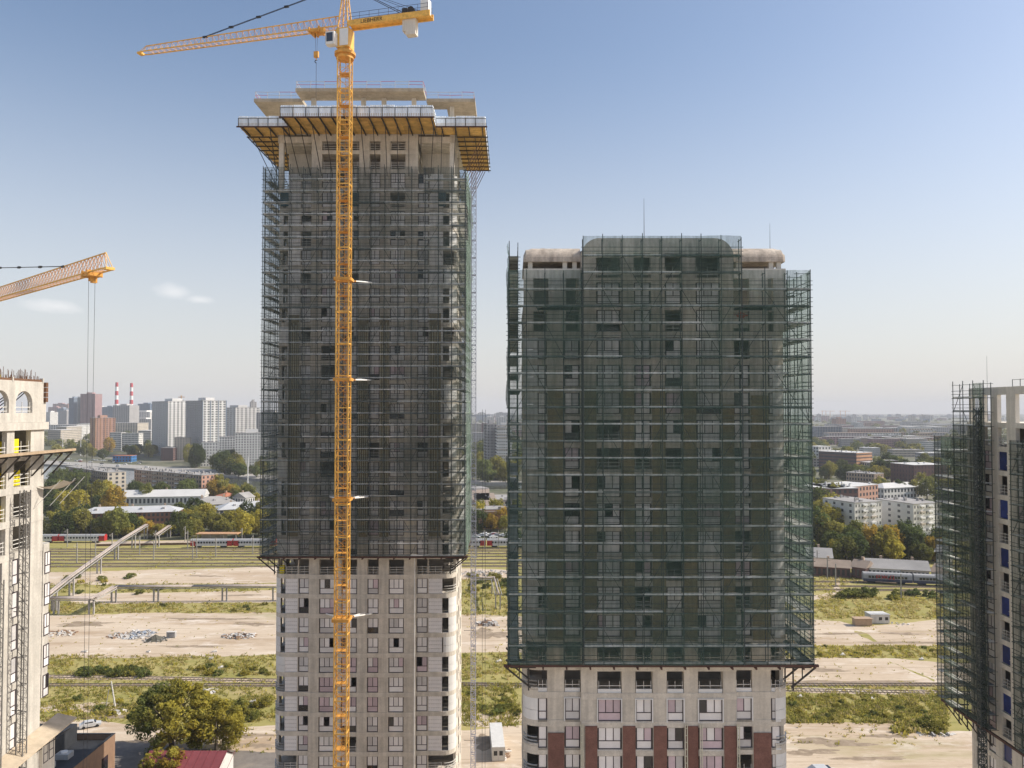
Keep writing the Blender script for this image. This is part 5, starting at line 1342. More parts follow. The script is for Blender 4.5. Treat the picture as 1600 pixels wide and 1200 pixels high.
tower2('orange-brown brick tower block standing alone among trees', 134, 149, 167.5, 653, 703, 38, BR_PNK, 6, 4, ww=.4, endwall=BR_ORG, pil=4, pilm=BR_ORG)
# farther
def fb(label, u0, u1, vt, d, Wd, bays, wall, rz=0, **k):
    p = P(u0, 660, d); H = ZV(vt, d); L = (u1-u0)/FPX*d
    return house(k.pop('name', 'distant_block'), label, 'building', (p.x, d, 0), rz, L, Wd, H, max(2, round(H/3.4)), bays, wall, k.pop('roofm', RF_GRY), **k)
fb('mauve-pink tower block rising above the far skyline', 125, 148, 615.5, 2300, 40, 10, PN_MAU)
fb('grey twin of the mauve tower block, left slab', 107, 115, 622, 2320, 40, 4, PN_BLU)
fb('grey and tan tower between mauve block and grey slab', 115, 125, 622, 2340, 40, 4, PN_GRY)
fb('dark blue-grey block left of the chimneys', 158, 177, 636, 2700, 60, 8, PN_BLU)
fb('pale grey industrial block at foot of the striped chimneys', 176, 202, 633.5, 2300, 60, 9, PN_GRY)
fb('blue glass hall beyond the second striped chimney', 215, 234, 631, 3000, 60, 8, GL_BLU)
fb('long white hall right of the striped chimneys', 203, 234, 643.5, 2450, 80, 12, PN_WHT, roofm=RF_WHT)
for i, (u0, u1, vt, d, w) in enumerate(((75,90,636,3600,PN_MAU),(82,101,631,3800,PN_MAU),(89,99,638,3300,PN_BLU),(101,106,632,3700,BR_PNK),(151,158,636,3500,PN_WHT),(93,104,642,3000,PN_GRY),(72,78,644,2800,PN_WHT))):
    fb('hazy %s block in the far left skyline' % ['mauve','tall mauve','blue-grey','pink','white','grey','low white'][i], u0, u1, vt, d, 50, 6, w)
for i, (u0, u1, vt, d) in enumerate(((76,120,664,1900),(88,104,667,1700),(120,150,662,2100),(168,215,661,2000),(104,128,666,1800),(150,176,659,2300),(200,236,655,2400),(75,95,672,1500),(216,236,673,1500))):
    fb('flat pale industrial shed beyond the river', u0, u1, vt, d, 60, 12, (PN_WHT, PN_BGE)[i % 2], roofm=RF_WHT if i % 3 else RF_GRY, group='pale industrial sheds')
fb('white panel house behind the orange tower, left of two', 172, 190, 676, 1330, 16, 9, PN_WHT)
fb('white panel house behind the orange tower, right of two', 190.5, 217, 677, 1300, 16, 12, PN_WHT)
p = G(176, 722); house('riverside_store', 'bright blue shed with red top on the far river bank', 'building', (p.x, p.y, 0), R(4), 24, 18, 8, 2, 6, BLUEB, REDR, seed=3)
for i, (u, vt) in enumerate(((182, 597.5), (205, 598.5))):
    d = 2550+i*60; p = P(u, 640, d); H = ZV(vt, d)
    t = thing('striped_chimney', ['red and white striped chimney beside the pale industrial block', 'red and white striped chimney beside the long white hall'][i], 'chimney', (p.x, d, 0), group='striped chimneys')
    CH1, CH2 = cached('ch1', lambda: mat('chimney_red', (.50,.04,.05), .8, .1, .05)), cached('ch2', lambda: mat('chimney_white', (.78,.77,.75), .8, .06, .05))
    n = 7; z0 = 60
    MB().tube((0,0,0), (0,0,z0), 7.5, 20, 6.0).obj('shaft', CH2, t)
    for q in range(n):
        a, c = z0+(H-z0)*q/n, z0+(H-z0)*(q+1)/n
        MB().tube((0,0,a), (0,0,c), 6.0-1.6*q/n, 20, 6.0-1.6*(q+1)/n).obj('band', CH2 if q % 2 else CH1, t)
# --- middle gap
tower_block('grey sixteen-storey tower block seen between the netted towers', 761.5, 776, 663, 741, 22, R(12), 5, PN_GRY, 3, pilm=PN_GRY, ww=.4)
tower_block('balconied wing, painted paler as the sunlit part, of the grey tower between the netted towers', 776, 800, 668, 743, 20, R(6), 7, PN_WHT, 0, balc=[(0.2, 15.5, 17)], ww=.5)  # sunlight on the right part is put into this paler wall colour
along('office_building', 'peach three-storey office with flat roof in the tower gap', 738, 797, 802, 796, 16, 11.0, 3, 14, BR_PNK, RF_GRY, near=True, clutter=6)
along('warehouse', 'grey flat-roofed warehouse behind the peach office', 738, 782, 800, 781, 30, 9.0, 2, 10, PN_GRY, RF_GRY, clutter=9)
along('low_house', 'small white flat-roofed house behind the warehouse', 741, 764, 763, 763, 14, 11.0, 3, 6, PN_WHT, RF_GRY)
along('low_house', 'small orange brick house behind the warehouse', 764, 782, 764, 764, 14, 10.0, 3, 5, BR_ORG, RF_BRN)
along('low_house', 'orange flat building right of the grey warehouse', 782, 800, 771, 771, 14, 10.0, 3, 5, BR_ORG, RF_BRN)
fb('long pale low house left of the grey sixteen-storey tower', 738, 760, 728, 980, 14, 12, PN_WHT)
fb('white blocks on the hazy middle skyline', 756, 772, 652, 2600, 50, 6, PN_WHT)
fb('white tall block on the hazy middle skyline', 776, 792, 652, 2400, 50, 6, PN_WHT)
fb('lilac block on the hazy middle skyline', 752, 764, 661, 2000, 40, 6, PN_MAU)
fb('low pale house between tower gap trees', 738, 752, 662, 2100, 40, 6, PN_BGE)
fb('low grey long shed in the tower gap', 738, 762, 676, 1600, 30, 10, PN_GRY)
# --- right side
def two(label, u0, uc, u1, vt, vb, wall, side, fl, b1, b2, **k):
    """house seen on its corner: left face u0-uc, right face uc-u1; corner base at (uc, vb)"""
    c = G(uc, vb); H = ZV(vt, c.y); L = k.pop('L', None) or (u1-uc)/FPX*c.y*1.12; Wd = k.pop('Wd', None) or 13.0
    return house(k.pop('name', 'panel_house'), label, 'apartment house', (c.x, c.y, 0), k.pop('rz', R(12)), L, Wd, H, fl, b1, wall, k.pop('roofm', RF_GRY), near=True, endb=b2, endwall=side, **k)
two('white panel apartment house with balconies, left of two by the sheds', 1336, 1336, 1384, 786, 843, PN_WHT, PN_WHT, 6, 9, 4, Wd=24, ww=.36, hh=.45, clutter=8, balc=[(5.5,8.5,6),(11,14.5,6)], rz=R(20))
two('white panel apartment house with balconies, right of two by the sheds', 1428, 1428, 1476, 788, 843, PN_WHT, PN_WHT, 6, 9, 4, Wd=26, ww=.36, hh=.45, clutter=8, balc=[(4.5,7.5,6),(10,13.5,6)], rz=R(20))
along('long_house', 'grey flat-roofed house linking the two white panel houses', 1384, 787, 1428, 790, 12, 15.0, 4, 8, PN_GRY, RF_GRY)
along('mill_building', 'brown brick mill with white roof beside the vaulted tower', 1300, 764, 1372, 757, 26, 16.0, 4, 14, BR_PNK, RF_WHT, near=True, clutter=10, ww=.45)
along('mill_building', 'mill wing facing away from the sun, shade painted into its dark brick', 1258, 757, 1300, 764, 20, 16.0, 4, 8, BR_DRK, RF_WHT, near=True, clutter=8, ww=.6)  # same mill, walls darker here: shade put into the brick colour
along('school_building', 'white low house with long pale roof among trees', 1381, 763, 1442, 760, 16, 9.0, 2, 12, PN_WHT, RF_WHT, kind='hip', near=True)
along('low_house', 'small white house beyond the long pale-roofed one', 1446, 757, 1475, 755, 14, 9.0, 2, 8, PN_WHT, RF_WHT)
along('office_building', 'long dark office with striped bands and orange end', 1279, 705, 1338, 708, 30, 22.0, 6, 24, BR_DRK, RF_WHT, endwall=BR_ORG, ww=.9, hh=.4, clutter=10)
along('office_building', 'dark red-brown hall with white edge near the blue-sheeted tower', 1428, 727, 1480, 726, 30, 20.0, 5, 10, BR_DRK, RF_WHT, clutter=4, ww=.2)
along('low_house', 'tan cluttered-roof house between the mill and the dark hall', 1322, 738, 1366, 741, 16, 14.0, 4, 10, BR_TAN, RF_GRY, clutter=18)
along('low_house', 'pale gabled roofs in front of the dark striped office', 1358, 723, 1410, 722, 26, 12.0, 3, 12, PN_BGE, RF_MET, clutter=8)
along('low_house', 'small brick tower house among pale gabled roofs', 1377, 719, 1386, 720, 12, 18.0, 4, 3, BR_DRK, RF_GRY)
along('long_house', 'low grey long house left of the dark striped office', 1262, 716, 1308, 717, 14, 10.0, 3, 10, PN_GRY, RF_GRY)
along('office_building', 'white office at the edge of the vaulted tower scaffold', 1262, 697, 1279, 698, 20, 24.0, 6, 4, PN_WHT, RF_WHT)
fb('blue glass office slab with fine grid right of the vaulted tower', 1275, 1315, 666.5, 1700, 40, 16, PN_BLU, pil=16, pilm=PN_GRY, ww=.7)
fb('brown-pink tower behind the glass office slab', 1307, 1322, 654, 2600, 40, 6, BR_PNK)
fb('pink lower block beside the brown-pink tower', 1317, 1334, 665, 2200, 40, 6, PN_MAU)
for i, (u0, u1, vt, d, w) in enumerate(((1315,1345,686,1450,PN_GRY),(1340,1365,684.5,1500,BR_TAN),(1362,1418,686,1420,PN_MAU),(1415,1448,686,1380,PN_BGE),(1445,1475,690,1300,PN_WHT),(1330,1400,680,1700,PN_GRY),(1400,1475,682,1650,PN_BGE),(1440,1475,708,1050,PN_GRY),(1395,1440,703,1150,PN_BGE),(1350,1375,700,1180,PN_WHT))):
    fb('long %s block in the hazy middle distance right of the vaulted tower' % ['grey','tan','mauve','beige','white','low grey','wide beige','dark grey','small beige','small white'][i], u0, u1, vt, d, 18, 22, w, roofm=RF_WHT if i % 2 else RF_GRY, clutter=8)
for i, (u0, u1, vt, d, w) in enumerate(((1340,1392,668.5,2400,GL_BLU),(1392,1442,668.5,2350,PN_BGE),(1340,1349,660,2500,PN_WHT),(1415,1440,667,2300,PN_WHT),(1455,1475,667,2300,PN_WHT))):
    fb('%s hall in the far right skyline' % ['long blue','long beige','small white','domed pale','white'][i], u0, u1, vt, d, 50, 14, w, roofm=RF_WHT)
SKY_G = 'hazy blocks on the far skyline'
r = random.Random(11)
for (ua, ub, n, v0, v1, d0, d1) in ((1262,1480,64,647,655,4200,8500),(70,236,26,641,650,4200,8000),(738,800,16,643,651,4200,8000),(236,440,22,640,650,4500,8000),(440,738,16,642,652,4500,8000),(800,1262,26,644,653,4500,8000),(1480,1640,16,645,653,4500,8000)):
    for i in range(n):
        u = r.uniform(ua, ub); d = r.uniform(d0, d1); w = r.choice((4,6,8,12,16,22)); vt = r.uniform(v0, v1) + (1.5 if w > 10 else 0)
        p = P(u, 650, d); H = max(14, ZV(vt, d)); L = w/FPX*d
        t = thing('distant_block', 'hazy distant apartment block on the far skyline', 'building', (p.x, d, 0), 0, SKY_G)
        m = r.choice((PN_BLU, PN_GRY, PN_GRY, PN_WHT, PN_MAU, PN_BGE))
        b = MB(); b.box(0, L, 0, 30, -.3, H); b.obj('wall', m, t); b = MB(); b.box(L*.2, L*.45, 5, 20, H, H+4); b.box(-.5, L+.5, -.5, 30.5, H, H+.8); b.obj('roof', RF_GRY, t)
        b = MB(); nb, nf = max(2, int(L/9)), max(2, int(H/7))
        for x in range(nb):
            for f in range(nf): b.box(L*(x+.25)/nb, L*(x+.75)/nb, -.2, .1, H*(f+.25)/nf, H*(f+.75)/nf)
        tag(b.obj('window_grid', WIN, t), kind='stuff')
for (ua, ub, n, v0, v1) in ((1262,1480,46,657,692),(72,236,16,655,676),(738,800,10,656,680),(236,410,8,652,690)):
    for i in range(n):
        v = r.uniform(v0, v1); q = G(r.uniform(ua, ub), v+4); L = r.uniform(30, 120)*max(1, q.y/2200); H = r.uniform(9, 22)
        t = thing('distant_block', 'low hazy block in the middle distance between woods', 'building', q, r.uniform(-.25,.25), 'low hazy blocks between woods')
        b = MB(); b.box(0, L, 0, 22, -.3, H); b.obj('wall', r.choice((PN_WHT, PN_BGE, PN_GRY, BR_PNK, PN_MAU, BR_TAN, PN_GRY)), t); b = MB(); b.box(-.4, L+.4, -.4, 22.4, H, H+.5); b.obj('roof', r.choice((RF_WHT, RF_GRY, RF_GRY, RF_BRN, RF_MET)), t)
        b = MB(); nb = max(3, int(L/6)); nf = max(2, int(H/4))
        for x in range(nb):
            for f in range(nf): b.box(L*(x+.25)/nb, L*(x+.75)/nb, -.2, .1, H*(f+.25)/nf, H*(f+.75)/nf)
        tag(b.obj('window_grid', WIN, t), kind='stuff')
# four faint cranes far off
for u in (1285, 1290.5, 1297, 1313, 1321):
    p = P(u, 645, 6000); H = ZV(641.5, 6000); t = thing('distant_crane', 'faint construction crane on the far right skyline', 'crane', (p.x, 6000, 0), 0, 'faint skyline cranes')
    MB().bar((0,0,0), (0,0,H), 3).obj('mast', YELD, t); MB().bar((-12,0,H-4), (36,0,H-4), 2.5).obj('jib', YELD, t)
p = P(283, 640, 1500); t = thing('distant_crane', 'small crane above the riverside high-rise cluster', 'crane', (p.x, 1500, 0), 0); H = ZV(618, 1500)
MB().bar((0,0,0), (0,0,H), 1.6).obj('mast', YELD, t); MB().bar((-6,0,H-3), (7,0,H-3), 1.2).obj('jib', SALM, t)
# low sheds behind the grey train
along('low_shed', 'long low brown shed with pale bricked-up arches beside the vaulted tower', 1262, 884, 1329, 888, 9, 4.0, 1, 9, BR_DRK, RF_BRN, kind='gable', near=True, ww=.55, hh=.62)
along('low_shed', 'white gabled workshop behind the brown shed', 1262, 870, 1300, 872, 12, 5.0, 1, 4, PN_WHT, RF_GRY, kind='gable', near=True)
along('low_shed', 'grey-roofed shed with white walls, left of two behind the train', 1356, 887, 1407, 889.5, 11, 4.2, 1, 8, PN_WHT, RF_GRY, kind='gable', near=True)
along('low_shed', 'grey-roofed shed with white walls, right of two behind the train', 1408, 889.5, 1452, 892, 11, 4.2, 1, 7, PN_BGE, RF_GRY, kind='gable', near=True)
along('low_shed', 'small brown lean-to between the sheds', 1330, 885, 1352, 888, 9, 4.6, 1, 3, BR_DRK, RF_BRN, kind='gable', near=True)
along('low_shed', 'pale lean-to at the end of the train sheds', 1455, 893, 1475, 896, 10, 3.6, 1, 3, PN_WHT, RF_BRN, kind='gable')
along('small_house', 'narrow white house by the netted tower with blue sheeting', 1462, 862, 1480, 864, 9, 8.0, 2, 3, PN_WHT, RF_GRY, kind='gable', near=True)

# ================================================================ trees
def leaf_mat(n, c, rand=.25):
    return mat(n, c, .8, .28, .35, rand=rand, trans=.5, spec=.15)
LV = [leaf_mat('leaves_dark_green', (.09,.118,.036)), leaf_mat('leaves_green', (.20,.205,.048)), leaf_mat('leaves_olive', (.29,.265,.056)), leaf_mat('leaves_yellow_green', (.42,.36,.06)), leaf_mat('leaves_golden', (.40,.275,.045)), leaf_mat('leaves_mid_green', (.15,.175,.05))]
BARK = mat('bark', (.10,.08,.06), .95, .2, 2)
def crown_mesh(name, seed, nc, per, leaf, shape=(1,1,1.05), mats=None, cr=(.24,.40), split=None):
    g = np.random.default_rng(seed)
    th = g.uniform(0, 2*np.pi, nc); cz = g.uniform(-.85, 1, nc); rr = g.uniform(.45, .86, nc)**.6
    C = np.stack([np.sqrt(1-cz**2)*np.cos(th)*rr, np.sqrt(1-cz**2)*np.sin(th)*rr, cz*rr], 1)
    C *= (1 + .16*np.sin(3*th+seed) * (1-np.abs(cz)))[:, None]
    R_ = g.uniform(*cr, nc)*np.where(np.abs(cz) > .6, .8, 1)
    idx = np.repeat(np.arange(nc), per); n = len(idx)
    d = g.normal(size=(n,3)); d /= np.linalg.norm(d, axis=1)[:, None]
    rad = g.uniform(.35, 1.08, n)**.5
    pos = (C[idx] + d*(R_[idx]*rad)[:, None])*np.array(shape)
    nrm = d*.9 + g.normal(size=(n,3))*.55 + np.array([0,0,.35]); nrm /= np.linalg.norm(nrm, axis=1)[:, None]
    a = np.cross(nrm, g.normal(size=(n,3))); a /= np.linalg.norm(a, axis=1)[:, None]; b = np.cross(nrm, a)
    s = leaf*g.uniform(.55, 1.35, n)[:, None]
    V = np.empty((n,4,3)); V[:,0] = pos-a*s; V[:,1] = pos+b*s*.55; V[:,2] = pos+a*s; V[:,3] = pos-b*s*.55
    me = bpy.data.meshes.new(name); me.vertices.add(n*4); me.vertices.foreach_set('co', V.reshape(-1).astype(np.float32))
    me.loops.add(n*4); me.loops.foreach_set('vertex_index', np.arange(n*4, dtype=np.int32)); me.polygons.add(n)
    me.polygons.foreach_set('loop_start', np.arange(0, n*4, 4, dtype=np.int32)); me.polygons.foreach_set('loop_total', np.full(n, 4, np.int32))
    for m in (mats or [LV[1]]): me.materials.append(m)
    if split is not None:
        mi = split(C, idx, g, pos); me.polygons.foreach_set('material_index', mi.astype(np.int32))
    me.update(calc_edges=True)
    return me
def trunk_mesh(seed, h=1.0, low=True):
    r = random.Random(seed); b = MB(); z = 0; p = Vector((0,0,-.05))
    q = Vector((r.uniform(-.04,.04), r.uniform(-.04,.04), .55)); b.tube(p, q, .075, 7, .05)
    for i in range(6):
        a = i*1.05 + r.uniform(-.3,.3); e = Vector((math.cos(a)*r.uniform(.3,.6), math.sin(a)*r.uniform(.3,.6), r.uniform(.9,1.5)))
        s = q*(r.uniform(.7,1)); m_ = s*.5+e*.5+Vector((0,0,.08)); b.tube(s, m_, .034, 5, .024, caps=False); b.tube(m_, e, .024, 5, .008, caps=False)
    return b.mesh('trunk', BARK)
CR = [crown_mesh('crown', i, 46, 46, .105, (1,1,(1.05,1.25,.9,1.1,1.45,1.0)[i])) for i in range(6)]
TR = [trunk_mesh(i) for i in range(3)]
SH = [crown_mesh('foliage', 20+i, 22, 30, .14, (1,1,.7)) for i in range(3)]
KN = ['dark green','green','olive','yellow-green','golden','mid-green']
def tree(p, R_, k, label, group, sq=1.0, var=None, name='broadleaf_tree'):
    i = rnd.randrange(6); t = thing(name, label, 'tree', p, rnd.uniform(0, 6.28), group)
    o = place('trunk', TR[rnd.randrange(3)], t); o.scale = (R_, R_, R_*1.0)
    c = place('crown', CR[i], t, (0, 0, R_*1.22*sq), mat=LV[k]); c.scale = (R_, R_, R_*sq)
    return t
def belt(n, u0, u1, v0, v1, r0, r1, wts, where, edge=None):
    for i in range(n):
        u = rnd.uniform(u0, u1); v = rnd.uniform(v0, v1); k = rnd.choices(range(6), wts)[0]
        tree(G(u, v), rnd.uniform(r0, r1), k, '%s broadleaf tree %s' % (KN[k], where), 'trees ' + where, rnd.uniform(.85, 1.2))
belt(20, 75, 205, 826, 842, 4.2, 6.5, (3,3,3,1,.4,2), 'along the railway left of the brick house')
belt(20, 130, 285, 832, 842, 3.6, 5.2, (1,1,4,3,1,1), 'in front of the long red-brick house')
belt(22, 278, 428, 826, 842, 3.6, 5.6, (1,2,4,2.5,.8,1), 'along the railway right of the brick house')
belt(11, 275, 425, 806, 822, 4.5, 6.5, (3,3,2,1,0,2), 'behind the railway fence by the low houses')
belt(18, 75, 190, 772, 815, 5, 7.5, (3,3,2.5,1.2,.3,2), 'on the slope left of the white low building')
belt(12, 205, 300, 775, 790, 4.5, 6.5, (5,3,.6,.2,0,3), 'in front of the larger brown five-storey house')
belt(9, 330, 352, 770, 782, 4, 6, (0,0,2,2,5,0), 'at the river edge right of the brown house')
belt(9, 355, 420, 776, 792, 3.5, 5.5, (1,2,3,1,1,1), 'between the small riverside houses')
belt(10, 80, 130, 757, 772, 5, 7, (3,3,1,0,0,2), 'left of the brown houses by the river')
belt(16, 75, 235, 706, 719, 6, 9, (3,3,3,1,.3,2), 'on the far bank below the orange tower')
belt(12, 292, 345, 712, 732, 6, 10, (4,3,1,.5,0,2), 'at the foot of the white high-rises')
belt(7, 340, 372, 735, 742, 7, 12, (1,2,3,2,0,1), 'on the lawn before the low white blocks')
belt(8, 372, 412, 738, 748, 5, 8, (1,2,3,2,0,1), 'by the embankment before the low white blocks')
belt(5, 225, 255, 706, 716, 5, 8, (2,2,3,1,0,2), 'beside the dark brown cube building')
belt(10, 734, 800, 814, 832, 4, 6, (1,2,4,2.5,.5,1), 'along the railway in front of the peach office')
belt(12, 738, 800, 744, 755, 6, 9, (1,2,4,2,0,1), 'at the river by the grey sixteen-storey tower')
belt(8, 736, 764, 715, 738, 7, 10, (3,3,2,1,0,2), 'left of the grey sixteen-storey tower')
belt(16, 1264, 1300, 805, 866, 5, 8.5, (1,2,4,2,.3,1), 'behind the white gabled workshop')
belt(16, 1295, 1345, 850, 878, 4, 6.3, (3,3,3,1,.2,2), 'in front of the left white panel house')
belt(7, 1362, 1398, 864, 880, 4.5, 6.3, (0,0,2,2,4,0), 'in the golden clump before the left white panel house')
belt(11, 1383, 1440, 852, 874, 4, 6, (5,3,1,0,0,3), 'between the two white panel houses')
belt(12, 1425, 1480, 860, 880, 3.5, 5.2, (1,2,4,2,.8,1), 'by the narrow white house')
belt(16, 1264, 1400, 740, 758, 5, 8, (3,3,2,1,0,3), 'behind the brown brick mill')
belt(16, 1375, 1475, 735, 752, 6, 9, (3,3,3,1,0,3), 'before the dark red-brown hall')
belt(10, 1365, 1475, 766, 784, 5, 7.5, (2,3,4,2,0,1), 'around the white house with long pale roof')
belt(9, 1264, 1320, 776, 800, 5, 7.5, (2,3,3,2,0,1), 'at the foot of the brown brick mill')
belt(8, 1264, 1345, 718, 730, 6, 9, (3,3,2,.5,0,3), 'in front of the dark striped office')
# far woods read as one mass
def wood(name, areas, seed, leaf):
    g = np.random.default_rng(seed); base = CR
    Vs = []; 
    for (u0,u1,v0,v1,n,r0,r1) in areas:
        for i in range(n):
            p = G(g.uniform(u0,u1), g.uniform(v0,v1)); R_ = g.uniform(r0,r1); m = 90
            d = g.normal(size=(m,3)); d /= np.linalg.norm(d,axis=1)[:,None]; d[:,2] = np.abs(d[:,2])
            pos = np.array(p) + d*R_*g.uniform(.75,1.05,(m,1)) + np.array([0,0,R_*.35])
            a = np.cross(d+g.normal(size=(m,3))*.4, g.normal(size=(m,3))); a /= np.linalg.norm(a,axis=1)[:,None]; b = np.cross(d, a)
            s = R_*.24; V = np.stack([pos-a*s, pos+b*s*.7, pos+a*s, pos-b*s*.7], 1); Vs.append(V)
    V = np.concatenate(Vs); n = len(V); me = bpy.data.meshes.new(name); me.vertices.add(n*4); me.vertices.foreach_set('co', V.reshape(-1).astype(np.float32)); me.loops.add(n*4); me.loops.foreach_set('vertex_index', np.arange(n*4, dtype=np.int32)); me.polygons.add(n)
    me.polygons.foreach_set('loop_start', np.arange(0,n*4,4,dtype=np.int32)); me.polygons.foreach_set('loop_total', np.full(n,4,np.int32))
    for q in (0,1,2,5): me.materials.append(LV[q])
    me.polygons.foreach_set('material_index', np.repeat(g.integers(0,4,n//90), 90).astype(np.int32)); me.update(calc_edges=True)
    return place(name, me)
o = wood('distant_woods', [(60,440,650,700,210,8,13),(436,1262,648,735,240,9,14),(1262,1640,652,712,230,8,13),(734,764,690,715,14,7,10),(738,800,652,690,40,9,14),(1480,1700,700,830,60,6,10),(440,738,770,842,60,5,8),(800,1262,770,880,80,5,8)], 5, .1)
tag(o, 'hazy belts of woodland between the far city blocks', 'woods', kind='stuff')
# the big trees near the maroon-roofed house
def split(C, idx, g, pos):  # leaves go yellow towards right and top: sunlight painted into their colour
    w = 1/(1+np.exp(-(C[:,0]*2.4 - C[:,1]*.6 + C[:,2]*.8 + g.normal(size=len(C))*.8 - .1)))
    k = np.where(w < .3, 0, np.where(w < .52, 1, np.where(w < .76, 2, 3))); lf = k[idx]; fl = g.random(len(idx)) < .12
    return np.where(fl, np.minimum(lf+1, 3), lf)
bt = crown_mesh('crown', 77, 125, 150, .032, (1,.9,.74), [LV[5], LV[1], LV[2], LV[3]], (.10,.22), split)
def bigtree(label, p, R_, me, tm):
    t = thing('broadleaf_tree', label, 'tree', p); o = place('trunk', tm, t); o.scale = (R_*.9,)*3; c = place('crown', me, t, (0,0,R_*.82)); c.scale = (R_,)*3; return t
p = G(268, 1180); bigtree('large round tree, green on its shaded side and painted yellow on its sunlit side, by the maroon-roofed house', p, 9.6, bt, trunk_mesh(50))
bt2 = crown_mesh('crown', 78, 110, 130, .040, (1,.85,.85), [LV[1], LV[2], LV[2], LV[3]], (.13,.26), split)
bigtree('yellow-olive tree joined to the side of the large round tree', G(338, 1172), 6.2, bt2, trunk_mesh(51))
bigtree('small yellow tree in front of the maroon roof', G(256, 1236), 4.4, crown_mesh('crown', 79, 60, 110, .06, (1,1,.95), [LV[2], LV[3], LV[3], LV[4]], (.2,.33), split), trunk_mesh(52))
# shrubs, each one its own thing
def shrubs(n, u0, u1, v0, v1, r0, r1, wts, where):
    for i in range(n):
        k = rnd.choices(range(6), wts)[0]; R_ = rnd.uniform(r0, r1)
        t = thing('shrub', '%s shrub %s' % (KN[k], where), 'shrub', G(rnd.uniform(u0,u1), rnd.uniform(v0,v1)), rnd.uniform(0,6.28), 'shrubs ' + where)
        o = place('foliage', SH[rnd.randrange(3)], t, (0,0,R_*.45), mat=LV[k]); o.scale = (R_*1.2, R_*1.1, R_*1.1)
        MB().tube((0,0,-.1), (0,0,R_*.6), R_*.06, 5, R_*.03).obj('stem', BARK, t)
shrubs(34, 120, 226, 1046, 1057, .8, 1.6, (0,4,2,0,0,4), 'in the thicket on the strip behind the single weedy track')
shrubs(14, 290, 425, 1040, 1055, .5, 1.3, (1,2,3,2,0,1), 'on the strip between tall tower and bare plot')
shrubs(9, 150, 430, 943, 957, .5, 1.1, (1,3,3,2,0,2), 'under the low pipe rack')
shrubs(14, 100, 260, 900, 928, .8, 1.8, (0,2,3,2,0,2), 'at the foot of the pipe gallery')
shrubs(12, 360, 430, 1094, 1130, .7, 1.5, (0,2,4,2,0,1), 'at the foot of the tall tower')
shrubs(14, 735, 800, 900, 930, 1.0, 2.0, (1,3,3,1,0,2), 'around the pipe bracket frame')
shrubs(16, 728, 808, 1084, 1118, .5, 1.1, (0,4,3,1,0,3), 'in the strip between the netted towers')
shrubs(8, 1310, 1362, 928, 936, 1.2, 3.2, (1,3,2,0,0,3), 'in the clump before the grey train')
shrubs(9, 1390, 1478, 928, 938, .9, 2.2, (2,3,2,1,0,3), 'beside the tracks near the blue-sheeted tower')
shrubs(26, 1232, 1470, 1094, 1128, .5, 1.0, (0,5,3,1,0,4), 'in the green strip right of the vaulted tower')
shrubs(10, 1266, 1470, 1010, 1026, .5, .9, (0,3,4,2,0,2), 'in the narrow strip between the bare plots')
shrubs(10, 1412, 1482, 1132, 1146, .9, 1.5, (0,1,6,0,0,0), 'in the brown clump by the blue-sheeted tower')
shrubs(10, 90, 200, 1092, 1122, .5, 1.1, (0,2,4,3,0,1), 'along the dirt path')
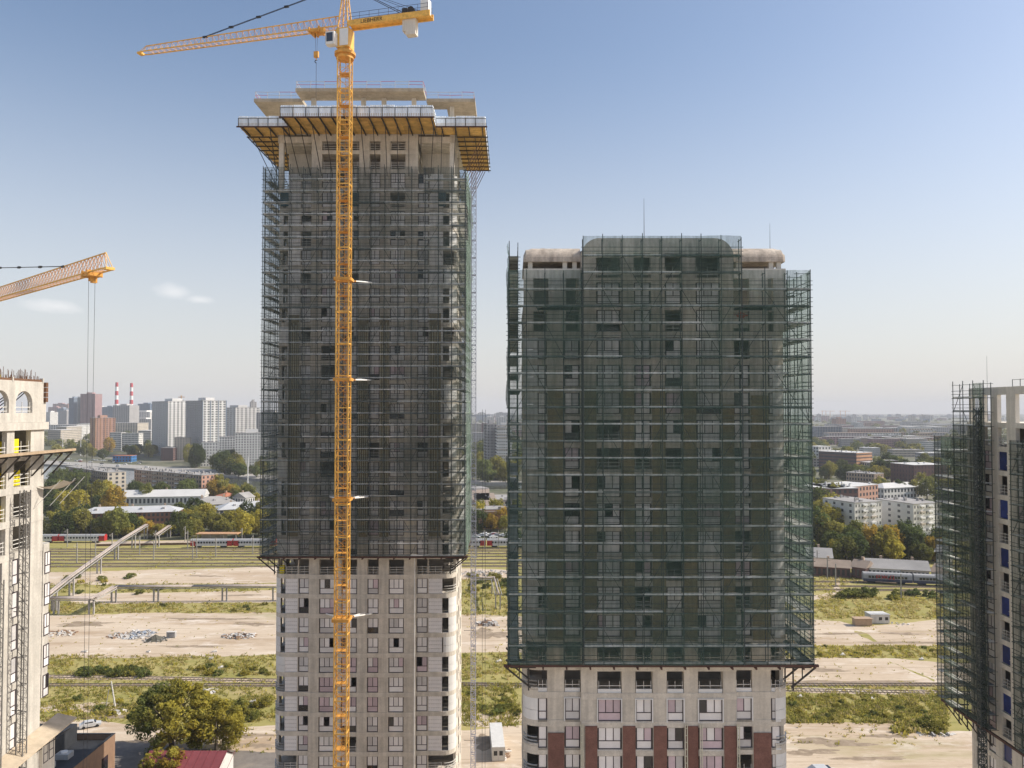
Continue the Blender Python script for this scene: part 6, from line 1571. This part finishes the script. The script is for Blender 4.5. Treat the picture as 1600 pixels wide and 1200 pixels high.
# weeds and tall grass: nobody could count them
def weeds(areas, seed):
    g = np.random.default_rng(seed); Vs = []; Ms = []
    for (u0,u1,v0,v1,n,h,w) in areas:
        a, c = 1/(v1-640), 1/(v0-640)
        uu = g.uniform(u0,u1,n); vv = 640+1/g.uniform(a,c,n)
        # clumpy: keep by a cheap pattern
        keep = (np.sin(uu*.11+seed)+np.sin(uu*.043+vv*.21)+np.sin(uu*.29-vv*.37)+g.normal(size=n)*.9) > -.5
        for u, v in zip(uu[keep], vv[keep]):
            p = np.array(G(u, v)); k = 5; hh = h*g.uniform(.4,1.5)
            base = p + np.concatenate([g.normal(size=(k,2))*hh*.55, np.zeros((k,1))], 1)
            tipv = base + np.concatenate([g.normal(size=(k,2))*hh*.5, g.uniform(.5,1.2,(k,1))*hh], 1)
            side = np.concatenate([g.normal(size=(k,2)), np.zeros((k,1))], 1); side /= np.linalg.norm(side,axis=1)[:,None]; side *= hh*.28
            Vs.append(np.stack([base-side, base+side, tipv+side*.5, tipv-side*.5], 1)); Ms += [g.choice(4, p=w)]*k
    V = np.concatenate(Vs); n = len(V); me = bpy.data.meshes.new('weeds'); me.vertices.add(n*4); me.vertices.foreach_set('co', V.reshape(-1).astype(np.float32)); me.loops.add(n*4); me.loops.foreach_set('vertex_index', np.arange(n*4, dtype=np.int32)); me.polygons.add(n)
    me.polygons.foreach_set('loop_start', np.arange(0,n*4,4,dtype=np.int32)); me.polygons.foreach_set('loop_total', np.full(n,4,np.int32))
    for q in (leaf_mat('weeds_green', (.30,.29,.07), 0), leaf_mat('weeds_olive', (.42,.36,.105), 0), leaf_mat('weeds_straw', (.55,.45,.21), 0), leaf_mat('weeds_yellow', (.50,.43,.08), 0)): me.materials.append(q)
    me.polygons.foreach_set('material_index', np.array(Ms, np.int32)); me.update(calc_edges=True)
    return place('weeds', me)
wg, wo_, wy_ = (.5,.3,.12,.08), (.25,.4,.25,.10), (.15,.3,.25,.30)
o = weeds([(60,432,1024,1056,3000,.38,wo_),(60,432,1074,1128,4200,.36,wg),(60,432,1060,1074,500,.35,wo_),(720,812,1022,1062,500,.5,wo_),(720,812,1068,1135,1500,.45,wg),(1228,1480,1086,1130,7000,.42,wg),(1228,1480,1009,1028,2600,.42,wy_),(1228,1480,1072,1086,500,.35,wo_),(1262,1480,932,967,3000,.45,(.1,.4,.4,.1)),(70,432,942,958,2200,.42,wo_),(70,432,912,926,1300,.45,wg),(1262,1345,895,932,600,.5,wo_),(70,800,856,887,1300,.4,wy_),(720,800,905,962,600,.6,wo_),(1395,1478,1130,1146,350,.7,wo_),(60,240,1100,1128,350,.5,wo_),(60,432,956,1030,260,.3,wy_),(1228,1480,965,1075,420,.3,wy_),(60,432,886,945,260,.35,wy_),(1228,1480,1128,1165,160,.35,wo_),(730,808,956,1024,90,.35,wy_),(300,432,1120,1180,120,.4,wo_)], 3)
tag(o, 'weeds and tall grass growing on the strips between bare plots', 'weeds', kind='stuff')
# ================================================================ haze
HZM = bpy.data.materials.new('haze_air'); HZM.use_nodes = True; N, L = HZM.node_tree.nodes, HZM.node_tree.links
N.remove(N['Principled BSDF']); pv = N.new('ShaderNodeVolumePrincipled'); pv.inputs['Color'].default_value = (.93,.95,1.0,1); pv.inputs['Density'].default_value = HAZE; pv.inputs['Anisotropy'].default_value = .0
L.new(pv.outputs[0], N['Material Output'].inputs['Volume'])
hz = MB().box(-9500, 9500, -400, 12600, -1.0, 185).obj('haze', HZM)
tag(hz, 'pale haze hanging over the whole city', 'haze', kind='stuff')
